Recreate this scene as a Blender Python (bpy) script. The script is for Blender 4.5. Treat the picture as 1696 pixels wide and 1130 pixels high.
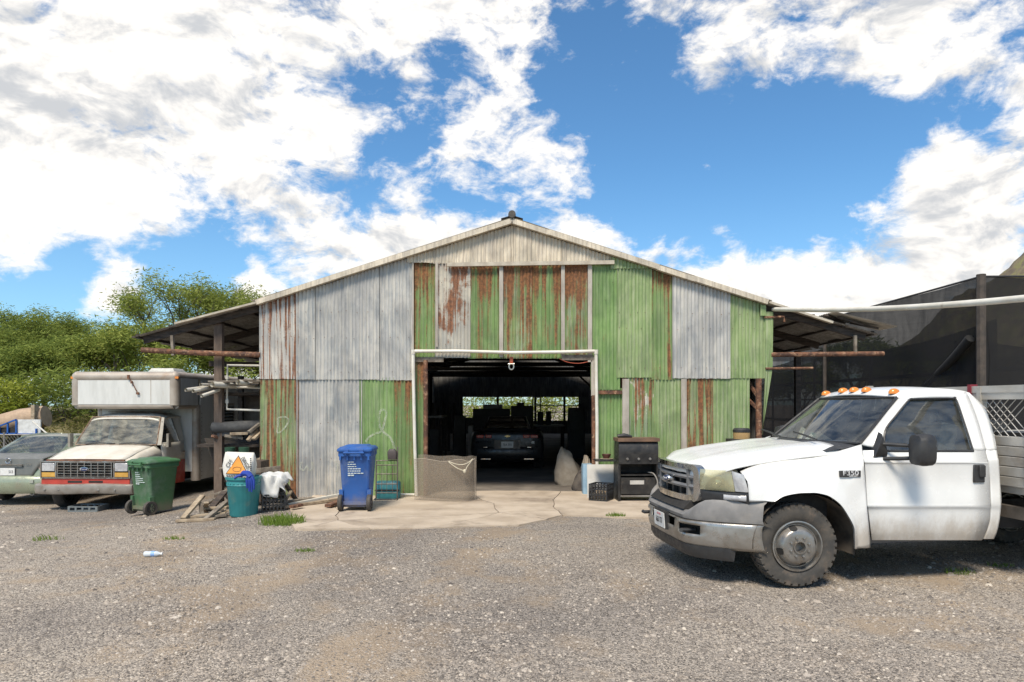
import bpy, bmesh, math, random
import numpy as np
from mathutils import Vector, Matrix
R = math.radians
random.seed(7)
SC = bpy.context.scene
COL = SC.collection
for o in list(bpy.data.objects): bpy.data.objects.remove(o)

# ------------------------------------------------------------ camera
FPX, CX, HY, EYE = 1130.0, 848.0, 670.0, 1.72      # focal length in pixels, principal column, horizon row, eye height
cam_d = bpy.data.cameras.new('camera'); cam = bpy.data.objects.new('camera', cam_d); COL.objects.link(cam)
cam_d.sensor_width = 36; cam_d.lens = 36 * FPX / 1696
cam_d.shift_y = (HY - 565) / 1696.0
cam_d.clip_end = 3000
cam.location = (0, 0, EYE); cam.rotation_euler = (R(90), 0, 0)
SC.camera = cam
def at(px, py, Y):                                  # a photo pixel at depth Y -> world point
    return Vector(((px - CX) * Y / FPX, Y, EYE + (HY - py) * Y / FPX))

# ------------------------------------------------------------ node helpers
def nd(nt, t, ins=None, **props):
    n = nt.nodes.new('ShaderNode' + t)
    for k, v in props.items(): setattr(n, k, v)
    for k, v in (ins or {}).items():
        s = n.inputs[k]
        if isinstance(v, bpy.types.NodeSocket): nt.links.new(v, s)
        elif isinstance(v, bpy.types.Node): nt.links.new(v.outputs[0], s)
        else: s.default_value = v
    return n
def ma(nt, op, a, b=0.0, c=0.0, clamp=False):
    n = nd(nt, 'Math', {0: a, 1: b, 2: c}, operation=op); n.use_clamp = clamp
    return n.outputs[0]
def vm(nt, op, a, b=(0, 0, 0)):
    n = nd(nt, 'VectorMath', {0: a, 1: b}, operation=op)
    return n.outputs['Value'] if op in ('DISTANCE', 'DOT_PRODUCT', 'LENGTH') else n.outputs[0]
def mr(nt, v, a, b, c=0.0, d=1.0, smooth=True):
    return nd(nt, 'MapRange', {0: v, 1: a, 2: b, 3: c, 4: d}, interpolation_type='SMOOTHSTEP' if smooth else 'LINEAR').outputs[0]
def mix(nt, f, a, b, bt='MIX'):
    n = nd(nt, 'Mix', data_type='RGBA', blend_type=bt)
    for s, v in ((n.inputs[0], f), (n.inputs[6], a), (n.inputs[7], b)):
        if isinstance(v, bpy.types.NodeSocket): nt.links.new(v, s)
        else: s.default_value = v if not isinstance(v, tuple) else (*v[:3], 1)
    return n.outputs[2]
def noise(nt, vec, scale, detail=4, rough=.55, dist=0.0):
    return nd(nt, 'TexNoise', {'Vector': vec, 'Scale': scale, 'Detail': detail, 'Roughness': rough, 'Distortion': dist}).outputs[0]
def scl(nt, vec, s):
    return vm(nt, 'MULTIPLY', vec, s)

# ------------------------------------------------------------ sky
SUN_EL, SUN_AZ = 55.0, 197.0                        # azimuth: compass from +Y clockwise; the sun stands behind the camera to the left
W = bpy.data.worlds.new('World'); SC.world = W; W.use_nodes = True
nt = W.node_tree; nt.nodes.clear()
sky = nd(nt, 'TexSky', sky_type='NISHITA', sun_disc=False, sun_elevation=R(SUN_EL), sun_rotation=R(SUN_AZ), air_density=1.0, dust_density=.4, ozone_density=2.5)
tc = nd(nt, 'TexCoord').outputs['Generated']
def pdir(px, py):
    return Vector(((px - CX) / FPX, 1, (HY - py) / FPX)).normalized()
sep = nd(nt, 'SeparateXYZ', {0: tc})
el = sep.outputs[2]
wv = nd(nt, 'TexNoise', {'Vector': tc, 'Scale': 5.0, 'Detail': 3.0}).outputs['Color']
tw = vm(nt, 'ADD', tc, scl(nt, vm(nt, 'SUBTRACT', wv, (.5, .5, .5)), (.10, .10, .06)))
n1 = noise(nt, scl(nt, tw, (3.2, 3.2, 5.2)), 1.0, 10, .60, .2)
n2 = noise(nt, scl(nt, tw, (10, 10, 17)), 1.0, 8, .62, .4)
n3 = noise(nt, scl(nt, tc, (34, 34, 60)), 1.0, 5, .65, .3)
d = ma(nt, 'ADD', ma(nt, 'MULTIPLY', ma(nt, 'SUBTRACT', n1, .5), 1.6), ma(nt, 'ADD', ma(nt, 'MULTIPLY', ma(nt, 'SUBTRACT', n2, .5), 1.7), ma(nt, 'MULTIPLY', ma(nt, 'SUBTRACT', n3, .5), .85)))
d = ma(nt, 'ADD', d, -.06)
BL = [  # px, py, radius in px, weight: the cloud banks and blue gaps seen in the photograph
    (60, 60, 420, .34), (330, 170, 300, .40), (480, 210, 200, .16), (620, 30, 300, .26), (880, 20, 240, .42), (50, 330, 260, .36),
    (560, 390, 170, .50), (720, 395, 150, .45), (400, 360, 110, .2), (170, 472, 80, .60), (45, 420, 75, .5), (425, 480, 60, .45), (540, 440, 90, .1),
    (980, 260, 130, .16), (880, 270, 120, .18), (1350, 50, 230, .24), (1190, 120, 130, .34), (1500, 110, 170, .34), (1100, 20, 70, .3), (1610, 290, 200, .60), (1620, 400, 150, .2),
    (1130, 470, 180, .55), (1190, 365, 130, -.5), (1440, 222, 110, -.75), (1540, 190, 90, -.6), (1640, 180, 80, -.6), (1160, 285, 40, .5), (1290, 270, 28, .45), (1200, 385, 45, .5), (1085, 270, 40, .45), (1300, 320, 150, -.5), (1410, 395, 60, -.3), (1290, 215, 110, -.3), (1330, 470, 200, .50), (1550, 480, 240, .50), (980, 420, 120, .45), (1660, 130, 70, .2),
    (1130, 270, 330, -.42), (990, 120, 110, -.30), (1280, 250, 190, -.30), (1060, 350, 130, -.25), (1260, 350, 150, -.25), (620, 310, 130, -.42), (480, 285, 70, -.20), (310, 440, 110, -.75), (120, 430, 70, -.45), (60, 480, 150, -.75), (200, 425, 80, -.4), (300, 510, 110, -.3),
    (420, 100, 60, -.45), (585, 110, 70, -.42), (735, 80, 70, -.40), (680, 170, 120, -.22), (860, 340, 100, -.34), (760, 330, 80, -.3), (1400, 215, 110, -.25), (90, 55, 40, -.25), (1640, 220, 80, -.25)]
for px, py, r, w in BL:
    c = pdir(px, py); r2 = (pdir(px + r, py) - c).length
    d = ma(nt, 'ADD', d, mr(nt, vm(nt, 'DISTANCE', tw, tuple(c)), r2 * 1.1, 0.0, 0.0, w))
cov = mr(nt, d, -.17, .32)
up = vm(nt, 'ADD', tw, (0, -.01, .040)); up2 = vm(nt, 'ADD', tw, (0, 0, .013))     # cloud lying above a point shades it
u1 = ma(nt, 'MULTIPLY', ma(nt, 'SUBTRACT', noise(nt, scl(nt, up, (3.2, 3.2, 5.2)), 1.0, 5, .60, .2), n1), 3.2)
u2 = ma(nt, 'MULTIPLY', ma(nt, 'SUBTRACT', noise(nt, scl(nt, up2, (10, 10, 17)), 1.0, 5, .62, .4), n2), 1.7)
shade = ma(nt, 'ADD', ma(nt, 'ADD', u1, u2), ma(nt, 'MULTIPLY', noise(nt, scl(nt, tw, (3, 3, 8)), 1.3, 5, .55, .2), 1.0))
thick = mr(nt, d, .15, .75)
ccol = mix(nt, mr(nt, shade, .38, .95), (6.4, 6.15, 5.8), (3.6, 3.7, 3.85))
skc = mix(nt, 1.0, sky.outputs[0], (.52, .80, .93), 'MULTIPLY')
hz = mr(nt, el, .34, .0)
skc = mix(nt, ma(nt, 'MULTIPLY', hz, .22), skc, (3.2, 4.2, 5.4))
fin = mix(nt, ma(nt, 'MULTIPLY', cov, mr(nt, el, -.03, .0)), skc, ccol)
bg = nd(nt, 'Background', {0: fin, 1: .1})
nt.links.new(bg.outputs[0], nd(nt, 'OutputWorld').inputs[0])

# ------------------------------------------------------------ sun and exposure
sd = bpy.data.lights.new('sun', 'SUN'); sun = bpy.data.objects.new('sun', sd); COL.objects.link(sun)
sd.energy = 2.7; sd.angle = R(18); sd.color = (1, .90, .76)
az, e_ = R(SUN_AZ), R(SUN_EL)
sv = Vector((math.sin(az) * math.cos(e_), math.cos(az) * math.cos(e_), math.sin(e_)))
sun.rotation_euler = sv.to_track_quat('Z', 'Y').to_euler(); sun.location = sv * 40
vs = SC.view_settings
vs.view_transform = 'Standard'; vs.look = 'None'; vs.exposure = 0.86; vs.gamma = 1
SC.render.engine = 'CYCLES'
SC.cycles.max_bounces = 8; SC.cycles.transparent_max_bounces = 24; SC.cycles.use_denoising = True

# ------------------------------------------------------------ mesh builder and object helpers
class MB:
    def __init__(s): s.v = []; s.f = []; s.m = Matrix.Identity(4)
    def add(s, vs, fs):
        b = len(s.v); s.v += [tuple(s.m @ Vector(p)) for p in vs]; s.f += [tuple(i + b for i in f) for f in fs]; return s
    def box(s, c, d, rot=None, taper=1.0):
        x, y, z = d[0] / 2, d[1] / 2, d[2] / 2
        vs = [Vector((sx * x * (taper if sz > 0 else 1), sy * y * (taper if sz > 0 else 1), sz * z)) for sz in (-1, 1) for sy in (-1, 1) for sx in (-1, 1)]
        if rot is not None:
            m = rot if isinstance(rot, Matrix) else Matrix.Rotation(rot[2], 3, 'Z') @ Matrix.Rotation(rot[1], 3, 'Y') @ Matrix.Rotation(rot[0], 3, 'X')
            vs = [m @ v for v in vs]
        c = Vector(c)
        return s.add([v + c for v in vs], [(0, 2, 3, 1), (4, 5, 7, 6), (0, 1, 5, 4), (2, 6, 7, 3), (0, 4, 6, 2), (1, 3, 7, 5)])
    def bb(s, a, b):
        return s.box([(p + q) / 2 for p, q in zip(a, b)], [abs(q - p) for p, q in zip(a, b)])
    def bar(s, a, b, w, h=None, up=(0, 0, 1)):          # a squared timber from a to b
        a, b = Vector(a), Vector(b); h = h or w
        z = (b - a).normalized(); x = Vector(up).cross(z)
        if x.length < 1e-4: x = Vector((1, 0, 0)).cross(z)
        x.normalize(); y = z.cross(x); m = Matrix((x, y, z)).transposed()
        return s.box((a + b) / 2, (w, h, (b - a).length), m)
    def loft(s, secs, closed=True, caps=True):
        n = len(secs[0]); vs = [p for q in secs for p in q]; fs = []
        for i in range(len(secs) - 1):
            for j in range(n if closed else n - 1):
                k = (j + 1) % n
                fs.append((i * n + j, i * n + k, (i + 1) * n + k, (i + 1) * n + j))
        if caps and closed:
            fs.append(tuple(range(n - 1, -1, -1))); b = (len(secs) - 1) * n; fs.append(tuple(range(b, b + n)))
        return s.add(vs, fs)
    def tube(s, pts, r, n=8, caps=True):
        pts = [Vector(p) for p in pts]; rs = r if isinstance(r, (list, tuple)) else [r] * len(pts); secs = []; px = None
        for i, p in enumerate(pts):
            t = (pts[min(i + 1, len(pts) - 1)] - pts[max(i - 1, 0)]).normalized()
            if px is None:
                px = t.cross(Vector((0, 0, 1)))
                if px.length < 1e-3: px = t.cross(Vector((0, 1, 0)))
            else: px = px - t * px.dot(t)
            px.normalize(); py = t.cross(px)
            secs.append([p + (px * math.cos(a) + py * math.sin(a)) * rs[i] for a in (2 * math.pi * k / n for k in range(n))])
        return s.loft(secs, True, caps)
    def lathe(s, prof, n=24, c=(0, 0, 0), axis='Z', a0=0, a1=2 * math.pi):
        full = abs(a1 - a0 - 2 * math.pi) < 1e-6; secs = []; c = Vector(c)
        for k in range(n + (0 if full else 1)):
            a = a0 + (a1 - a0) * k / n; ca, sa = math.cos(a), math.sin(a)
            q = []
            for r, h in prof:
                q.append(c + Vector({'Z': (r * ca, r * sa, h), 'Y': (r * ca, h, r * sa), 'X': (h, r * ca, r * sa)}[axis]))
            secs.append(q)
        m = len(prof); vs = [p for q in secs for p in q]; fs = []; L = len(secs)
        for i in range(L if full else L - 1):
            for j in range(m - 1):
                k = (i + 1) % L; fs.append((i * m + j, k * m + j, k * m + j + 1, i * m + j + 1))
        return s.add(vs, fs)
    def prism(s, poly, a, b, fn):                       # 2-D outline swept from a to b; fn(u,v,t)->xyz
        n = len(poly)
        return s.loft([[fn(u, v, a) for u, v in poly], [fn(u, v, b) for u, v in poly]])
    def grid(s, fn, us, vs_, skip=None):
        n = len(vs_); vs = [fn(u, v) for u in us for v in vs_]; fs = []
        for i in range(len(us) - 1):
            for j in range(n - 1):
                if skip and skip(i, j): continue
                fs.append((i * n + j, (i + 1) * n + j, (i + 1) * n + j + 1, i * n + j + 1))
        return s.add(vs, fs)
    def mesh(s, name, mat, ang=35):
        me = bpy.data.meshes.new(name); me.from_pydata(s.v, [], s.f); me.validate()
        bm = bmesh.new(); bm.from_mesh(me); bmesh.ops.recalc_face_normals(bm, faces=bm.faces); bm.to_mesh(me); bm.free()
        if mat: me.materials.append(mat)
        if ang:
            me.shade_smooth(); me.set_sharp_from_angle(angle=R(ang))
        return me
    def build(s, name, mat, parent=None, loc=(0, 0, 0), rot=(0, 0, 0), ang=35, solid=0):
        o = bpy.data.objects.new(name, s.mesh(name, mat, ang)); COL.objects.link(o)
        o.parent = parent; o.location = loc; o.rotation_euler = rot
        if solid:
            m = o.modifiers.new('thickness', 'SOLIDIFY'); m.thickness = solid; m.offset = -1
        return o
def tag(o, label=None, cat=None, group=None, kind=None):
    for k, v in (('label', label), ('category', cat), ('group', group), ('kind', kind)):
        if v: o[k] = v
    return o
def thing(name, label, cat, loc=(0, 0, 0), rz=0.0, group=None):
    o = bpy.data.objects.new(name, None); COL.objects.link(o); o.empty_display_size = .2
    o.location = loc; o.rotation_euler = (0, 0, rz)
    return tag(o, label, cat, group)
def copy_tree(o, parent=None):
    c = o.copy(); COL.objects.link(c); c.parent = parent
    for ch in list(o.children): copy_tree(ch, c)
    return c
def bevel(o, w=.01, seg=2):
    m = o.modifiers.new('bevel', 'BEVEL'); m.width = w; m.segments = seg; m.limit_method = 'ANGLE'; m.angle_limit = R(40); return o
def text_part(name, txt, size, mat, parent, m4, depth=.002, sx=1.0):
    cu = bpy.data.curves.new(name, 'FONT'); cu.body = txt; cu.size = size; cu.extrude = depth; cu.align_x = 'CENTER'; cu.align_y = 'CENTER'
    t = bpy.data.objects.new(name, cu); COL.objects.link(t)
    me = bpy.data.meshes.new_from_object(t.evaluated_get(bpy.context.evaluated_depsgraph_get()))
    bpy.data.objects.remove(t); me.name = name; me.transform(m4 @ Matrix.Diagonal((sx, 1, 1, 1))); me.materials.clear(); me.materials.append(mat)
    o = bpy.data.objects.new(name, me); COL.objects.link(o); o.parent = parent; return o
FACE_CAM = Matrix.Rotation(R(90), 4, 'X')                # text laid in XY stands up and faces -Y

# ------------------------------------------------------------ materials
MATS = {}
def pm(name, c1, c2=None, rough=.6, metal=0.0, scale=6.0, amt=(.35, .65), bump=0.0, bscale=None, stretch=(1, 1, 1), dirt=None, dirt_amt=(.55, .75), dscale=2.5, coat=0.0, trans=0.0, alpha=1.0, rvar=.12, coords='Object', spec=.5, mud=None):
    if name in MATS: return MATS[name]
    m = bpy.data.materials.new(name); m.use_nodes = True; t = m.node_tree; b = t.nodes['Principled BSDF']
    v = nd(t, 'TexCoord').outputs[coords]
    rnd = nd(t, 'ObjectInfo').outputs['Random']
    v = vm(t, 'ADD', v, nd(t, 'CombineXYZ', {0: ma(t, 'MULTIPLY', rnd, 17.0), 1: ma(t, 'MULTIPLY', rnd, 5.0), 2: 0.0}).outputs[0])
    v2 = scl(t, v, stretch)
    n = noise(t, v2, scale, 5, .6)
    c2 = c2 or tuple(x * .78 for x in c1)
    col = mix(t, mr(t, n, *amt), c1, c2)
    if dirt:
        dn = noise(t, scl(t, v, stretch), dscale, 7, .62, .4)
        col = mix(t, mr(t, dn, *dirt_amt), col, dirt)
    if mud:
        z_ = nd(t, 'SeparateXYZ', {0: nd(t, 'TexCoord').outputs['Object']}).outputs[2]
        mz = ma(t, 'ADD', mr(t, z_, mud[0], mud[1]), ma(t, 'MULTIPLY', ma(t, 'SUBTRACT', noise(t, scl(t, v, (1, 1, .5)), 9, 6, .7), .5), 1.1))
        col = mix(t, ma(t, 'MULTIPLY', mr(t, mz, .25, 1.15), mud[3]), col, mud[2])
    t.links.new(col, b.inputs['Base Color'])
    fr = noise(t, v, scale * 3.1, 3)
    t.links.new(mr(t, fr, .3, .7, max(0, rough - rvar), min(1, rough + rvar)), b.inputs['Roughness'])
    b.inputs['Metallic'].default_value = metal; b.inputs['Coat Weight'].default_value = coat; b.inputs['Coat Roughness'].default_value = .12
    b.inputs['Transmission Weight'].default_value = trans; b.inputs['Alpha'].default_value = alpha; b.inputs['Specular IOR Level'].default_value = spec
    if bump:
        t.links.new(nd(t, 'Bump', {'Strength': bump, 'Distance': .02, 'Height': noise(t, v2, bscale or scale * 4, 5, .65)}).outputs[0], b.inputs['Normal'])
    MATS[name] = m; return m
def sheet(name, c1, c2, rust=.0, top=.0, bot=.0, edge=.10, pale=.3, metal=.15, palec=(.50, .50, .46), streak=.6, white=None):
    """painted or bare corrugated iron: rust runs down in streaks, paint fades in streaks"""
    if name in MATS: return MATS[name]
    m = bpy.data.materials.new(name); m.use_nodes = True; t = m.node_tree; b = t.nodes['Principled BSDF']
    tcn = nd(t, 'TexCoord'); gz = nd(t, 'SeparateXYZ', {0: tcn.outputs['Generated']}).outputs[2]
    rnd = nd(t, 'ObjectInfo').outputs['Random']
    v = vm(t, 'ADD', tcn.outputs['Object'], nd(t, 'CombineXYZ', {0: ma(t, 'MULTIPLY', rnd, 37.0), 1: ma(t, 'MULTIPLY', rnd, 11.0), 2: ma(t, 'MULTIPLY', rnd, 23.0)}).outputs[0])
    s1 = noise(t, scl(t, v, (15, 2, .55)), 1.0, 5, .6, .3)
    s2 = noise(t, v, 2.6, 7, .62, .6)
    s3 = noise(t, v, 55, 4, .7)
    s4 = noise(t, scl(t, v, (30, 4, 1.3)), 1.0, 5, .6)
    base = mix(t, mr(t, s2, .35, .65), c1, c2)
    base = mix(t, ma(t, 'MULTIPLY', mr(t, s4, .45, .62), pale), base, palec)
    base = mix(t, ma(t, 'MULTIPLY', mr(t, s3, .52, .72), .22), base, tuple(x * .5 for x in c1))
    base = mix(t, 1.0, base, mix(t, mr(t, noise(t, scl(t, v, (1.5, 1, .8)), 1.6, 6, .65, .5), .35, .65), (.78, .78, .78), (1.14, 1.12, 1.08)), 'MULTIPLY')
    if white: base = mix(t, mr(t, ma(t, 'ADD', s2, ma(t, 'MULTIPLY', s3, .25)), .64, .70), base, white)
    val = ma(t, 'ADD', ma(t, 'MULTIPLY', s1, streak), ma(t, 'MULTIPLY', s2, 1 - streak))
    val = ma(t, 'ADD', val, ma(t, 'MULTIPLY', ma(t, 'SUBTRACT', s3, .5), .12))
    val = ma(t, 'ADD', val, ma(t, 'MULTIPLY', mr(t, gz, .45, 1.0), top)); val = ma(t, 'ADD', val, ma(t, 'MULTIPLY', mr(t, gz, .5, 0.0), bot))
    rm = mr(t, val, .76 - rust, .76 - rust + edge)
    rc = mix(t, mr(t, noise(t, v, 20, 5, .7), .35, .65), (.105, .040, .020), (.27, .105, .042))
    col = mix(t, ma(t, 'MULTIPLY', rm, .93), base, rc)
    t.links.new(col, b.inputs['Base Color'])
    t.links.new(mr(t, rm, 0, 1, .58, .9), b.inputs['Roughness']); t.links.new(mr(t, rm, 0, 1, metal, 0.0), b.inputs['Metallic'])
    t.links.new(nd(t, 'Bump', {'Strength': .25, 'Distance': .01, 'Height': ma(t, 'ADD', s3, s2)}).outputs[0], b.inputs['Normal'])
    MATS[name] = m; return m
def glass_mat(name, tint=(.6, .68, .66), dust=.35, dustc=(.45, .42, .36), rough=.03, dr=(.25, .75)):
    if name in MATS: return MATS[name]
    m = bpy.data.materials.new(name); m.use_nodes = True; t = m.node_tree; t.nodes.clear()
    v = nd(t, 'TexCoord').outputs['Object']
    tr = nd(t, 'BsdfTransparent', {0: (*tint, 1)}); gl = nd(t, 'BsdfGlossy', {0: (.9, .95, 1, 1), 'Roughness': rough})
    fr = nd(t, 'Fresnel', {0: 1.5}).outputs[0]
    s = nd(t, 'MixShader', {0: ma(t, 'ADD', ma(t, 'MULTIPLY', fr, 1.0), .04, clamp=True), 1: tr.outputs[0], 2: gl.outputs[0]})
    df = nd(t, 'BsdfDiffuse', {0: (*dustc, 1)})
    dn = noise(t, scl(t, v, (2, 2, 5)), 1.6, 6, .6, .8)
    s2 = nd(t, 'MixShader', {0: ma(t, 'MULTIPLY', mr(t, dn, *dr), dust), 1: s.outputs[0], 2: df.outputs[0]})
    t.links.new(s2.outputs[0], nd(t, 'OutputMaterial').inputs[0])
    MATS[name] = m; return m
def net_mat(name, col, cover, scale=1.2, cvar=.1):
    """woven mesh too fine to resolve: an even share of the light passes through"""
    if name in MATS: return MATS[name]
    m = bpy.data.materials.new(name); m.use_nodes = True; t = m.node_tree; t.nodes.clear()
    v = nd(t, 'TexCoord').outputs['Object']
    n = noise(t, scl(t, v, (1.6, 1.6, .45)) if scale < 5 else v, scale, 7, .65, .8)
    f = mr(t, n, .3, .7, cover - cvar, cover + cvar)
    s = nd(t, 'MixShader', {0: f, 1: nd(t, 'BsdfTransparent').outputs[0], 2: nd(t, 'BsdfDiffuse', {0: (*col, 1)}).outputs[0]})
    t.links.new(s.outputs[0], nd(t, 'OutputMaterial').inputs[0])
    MATS[name] = m; return m

RUST = pm('rusty iron', (.19, .085, .045), (.075, .038, .026), .85, 0, 9, bump=.5, dirt=(.34, .20, .12), dirt_amt=(.52, .66), dscale=14)
WOOD_D = pm('dark weathered timber', (.075, .055, .042), (.03, .024, .02), .85, 0, 5, stretch=(1, 1, 6), bump=.4)
WOOD_G = pm('grey weathered timber', (.25, .215, .17), (.13, .105, .08), .85, 0, 7, stretch=(1, 1, 1), bump=.4, dirt=(.07, .05, .04), dirt_amt=(.58, .75))
WOOD_T = pm('pale timber', (.40, .32, .22), (.24, .18, .12), .8, 0, 8, bump=.3, dirt=(.1, .07, .05), dirt_amt=(.6, .8))
PVC = pm('white pvc', (.70, .67, .59), (.60, .56, .47), .4, 0, 3, dirt=(.33, .25, .17), dirt_amt=(.63, .8), dscale=5)
BLACK = pm('black plastic', (.022, .022, .024), (.035, .034, .033), .5, 0, 8, dirt=(.10, .09, .08), dirt_amt=(.6, .85), dscale=6)
DARK = pm('dark interior', (.018, .017, .016), (.03, .027, .024), .9)
CHROME = pm('dusty chrome', (.62, .62, .62), (.5, .5, .49), .17, 1.0, 4, dirt=(.36, .33, .29), dirt_amt=(.5, .8), dscale=5)
RUBBER = pm('dusty rubber', (.045, .042, .038), (.075, .066, .055), .8, 0, 7, dirt=(.13, .10, .075), dirt_amt=(.52, .75), dscale=9)
STEEL = pm('dull steel', (.30, .29, .27), (.22, .20, .18), .5, .6, 6, dirt=(.16, .10, .06), dirt_amt=(.58, .75), dscale=7)
PLATE = pm('plate white', (.70, .70, .68), (.62, .61, .58), .45, 0, 20)
INK = pm('dark ink', (.03, .03, .035), (.05, .05, .05), .6)
AMBER = pm('amber lens', (.75, .26, .03), (.62, .19, .02), .25, 0, 9, coat=.4)
REDL = pm('red lens', (.45, .03, .025), (.30, .02, .02), .2, 0, 9, coat=.6)
# ============================================================ ground
def sm(x):
    x = min(1.0, max(0.0, x)); return x * x * (3 - 2 * x)
def G(x, y):                                        # the yard falls away to the left, where the cars stand
    z = -.02 - .46 * sm((-x - 3.4) / 5.4) * sm((y - 7.0) / 5.0)
    z += .012 * math.sin(x * 1.3 + .6) * math.sin(y * 1.1) + .008 * math.sin(x * 2.9 + y * 1.7)
    if y > 9.2 and abs(x) < 6: z += (max(z, -.006) - z) * sm((y - 9.2) / .5) * sm((x + 4.6) / 1.2)
    return z
m = bpy.data.materials.new('gravel'); m.use_nodes = True; t = m.node_tree; b = t.nodes['Principled BSDF']
v = nd(t, 'TexCoord').outputs['Object']
big = noise(t, v, .42, 5, .6, .6); mid = noise(t, v, 2.3, 5, .6)
vor = nd(t, 'TexVoronoi', {'Vector': v, 'Scale': 62.0}); vor2 = nd(t, 'TexVoronoi', {'Vector': v, 'Scale': 120.0})
cs = nd(t, 'SeparateColor', {0: vor.outputs['Color']}).outputs[0]; cs2 = nd(t, 'SeparateColor', {0: vor2.outputs['Color']}).outputs[1]
st = mix(t, cs, (.165, .143, .120), (.455, .40, .338))
st = mix(t, mr(t, cs2, .88, .93), st, (.58, .50, .40))
st = mix(t, mr(t, cs2, .14, .05), st, (.055, .05, .048))
sx_ = nd(t, 'SeparateXYZ', {0: v}); wob = ma(t, 'MULTIPLY', ma(t, 'SUBTRACT', noise(t, v, .35, 3), .5), 2.2)
RUT = 0.0                                            # two wheel tracks worn through the gravel, curving in towards the doorway
for cx_ in (-1.75, -.15):
    dx_ = ma(t, 'ABSOLUTE', ma(t, 'SUBTRACT', ma(t, 'ADD', sx_.outputs[0], wob), ma(t, 'ADD', ma(t, 'MULTIPLY', ma(t, 'SUBTRACT', 9.5, sx_.outputs[1]), -.22), cx_)))
    RUT = ma(t, 'ADD', RUT, mr(t, dx_, .42, .08, 0.0, .085))
dirt = mix(t, noise(t, v, 40, 4), (.42, .325, .225), (.34, .26, .18))
col = mix(t, ma(t, 'MULTIPLY', mr(t, ma(t, 'ADD', ma(t, 'ADD', ma(t, 'MULTIPLY', big, .6), ma(t, 'MULTIPLY', mid, .5)), RUT), .54, .68), .72), st, dirt)
col = mix(t, 1.0, col, mix(t, mr(t, noise(t, v, .22, 4, .6, .8), .38, .62), (1.06, 1.05, 1.03), (.70, .70, .72)), 'MULTIPLY')
t.links.new(col, b.inputs['Base Color']); b.inputs['Roughness'].default_value = .93; b.inputs['Specular IOR Level'].default_value = .25
h = ma(t, 'ADD', ma(t, 'MULTIPLY', vor.outputs['Distance'], -1.0), ma(t, 'MULTIPLY', vor2.outputs['Distance'], -.5))
t.links.new(nd(t, 'Bump', {'Strength': .9, 'Distance': .012, 'Height': h}).outputs[0], b.inputs['Normal'])
GRAVEL = m
xs = [-700, -300, -120, -60, -40] + [x * .5 for x in range(-60, 61)] + [40, 60, 120, 300, 700]
ys = [-60, -20, -6] + [y * .5 for y in range(-4, 70)] + [40, 55, 80, 130, 250, 500, 1400]
mb = MB(); mb.grid(lambda x, y: (x, y, G(x, y)), xs, ys)
g = mb.build('ground', GRAVEL); tag(g, kind='structure')

# loose stones lying on the gravel
rng = np.random.default_rng(3)
def stones(n, smin, smax, ymin, ymax, name, matl, wx=.80, keep=None):
    y = 1 / (1 / ymax + rng.random(n) * (1 / ymin - 1 / ymax)); y = np.where(rng.random(n) < .5, y, ymin + (ymax - ymin) * rng.random(n))
    x = (rng.random(n) * 2 - 1) * (y * wx + .3)
    if keep is not None:
        k = keep(x, y); x, y = x[k], y[k]; n = len(x)
    s = smin * (smax / smin) ** (rng.random(n) ** 2.2)
    base = np.array([[1, 0, 0], [.2, .9, 0], [-.8, .5, 0], [-.7, -.6, 0], [.3, -.9, 0], [.45, .1, .55], [-.35, .05, .62]])
    jit = 1 + (rng.random((n, 7, 3)) - .5) * .7
    p = base[None] * jit * s[:, None, None]
    a = rng.random(n) * 6.283; ca, sa = np.cos(a), np.sin(a); q = p.copy()
    q[:, :, 0] = p[:, :, 0] * ca[:, None] - p[:, :, 1] * sa[:, None]; q[:, :, 1] = p[:, :, 0] * sa[:, None] + p[:, :, 1] * ca[:, None]
    z = np.array([G(float(i), float(j)) for i, j in zip(x, y)])
    q[:, :, 0] += x[:, None]; q[:, :, 1] += y[:, None]; q[:, :, 2] += z[:, None] - .0015
    F = np.array([[0, 1, 5], [1, 6, 5], [1, 2, 6], [2, 3, 6], [3, 5, 6], [3, 4, 5], [4, 0, 5]])
    f = (F[None] + (np.arange(n) * 7)[:, None, None]).reshape(-1)
    me = bpy.data.meshes.new(name); me.vertices.add(n * 7); me.vertices.foreach_set('co', q.reshape(-1).astype(np.float32))
    me.loops.add(len(f)); me.loops.foreach_set('vertex_index', f.astype(np.int32)); nf = len(f) // 3
    me.polygons.add(nf); me.polygons.foreach_set('loop_start', np.arange(nf, dtype=np.int32) * 3); me.update(); me.validate()
    c = rng.random(n); at_ = me.attributes.new('tone', 'FLOAT', 'POINT'); at_.data.foreach_set('value', np.repeat(c, 7).astype(np.float32))
    me.materials.append(matl); o = bpy.data.objects.new(name, me); COL.objects.link(o); return o
m = bpy.data.materials.new('loose stones'); m.use_nodes = True; t = m.node_tree; b = t.nodes['Principled BSDF']
tone = nd(t, 'Attribute', attribute_name='tone').outputs['Fac']
rmp = nd(t, 'ValToRGB', {0: tone}); cr = rmp.color_ramp
cr.elements[0].color = (.085, .074, .064, 1); cr.elements[1].color = (.62, .55, .45, 1); cr.elements[1].position = 1.0
for p, c in ((.25, (.20, .175, .15)), (.55, (.31, .27, .228)), (.78, (.39, .33, .265)), (.93, (.50, .44, .37))):
    e = cr.elements.new(p); e.color = (*c, 1)
nn = noise(t, nd(t, 'TexCoord').outputs['Object'], 120, 3)
t.links.new(mix(t, mr(t, nn, .3, .7, 0, .4), rmp.outputs[0], (.13, .11, .095)), b.inputs['Base Color']); b.inputs['Roughness'].default_value = .9
STONE = m
def off_slab(x, y): return ~((y > 9.3) & (x > -3.2) & (x < 9)) | ((y < 10.2) & (x > 2.4))
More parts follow.
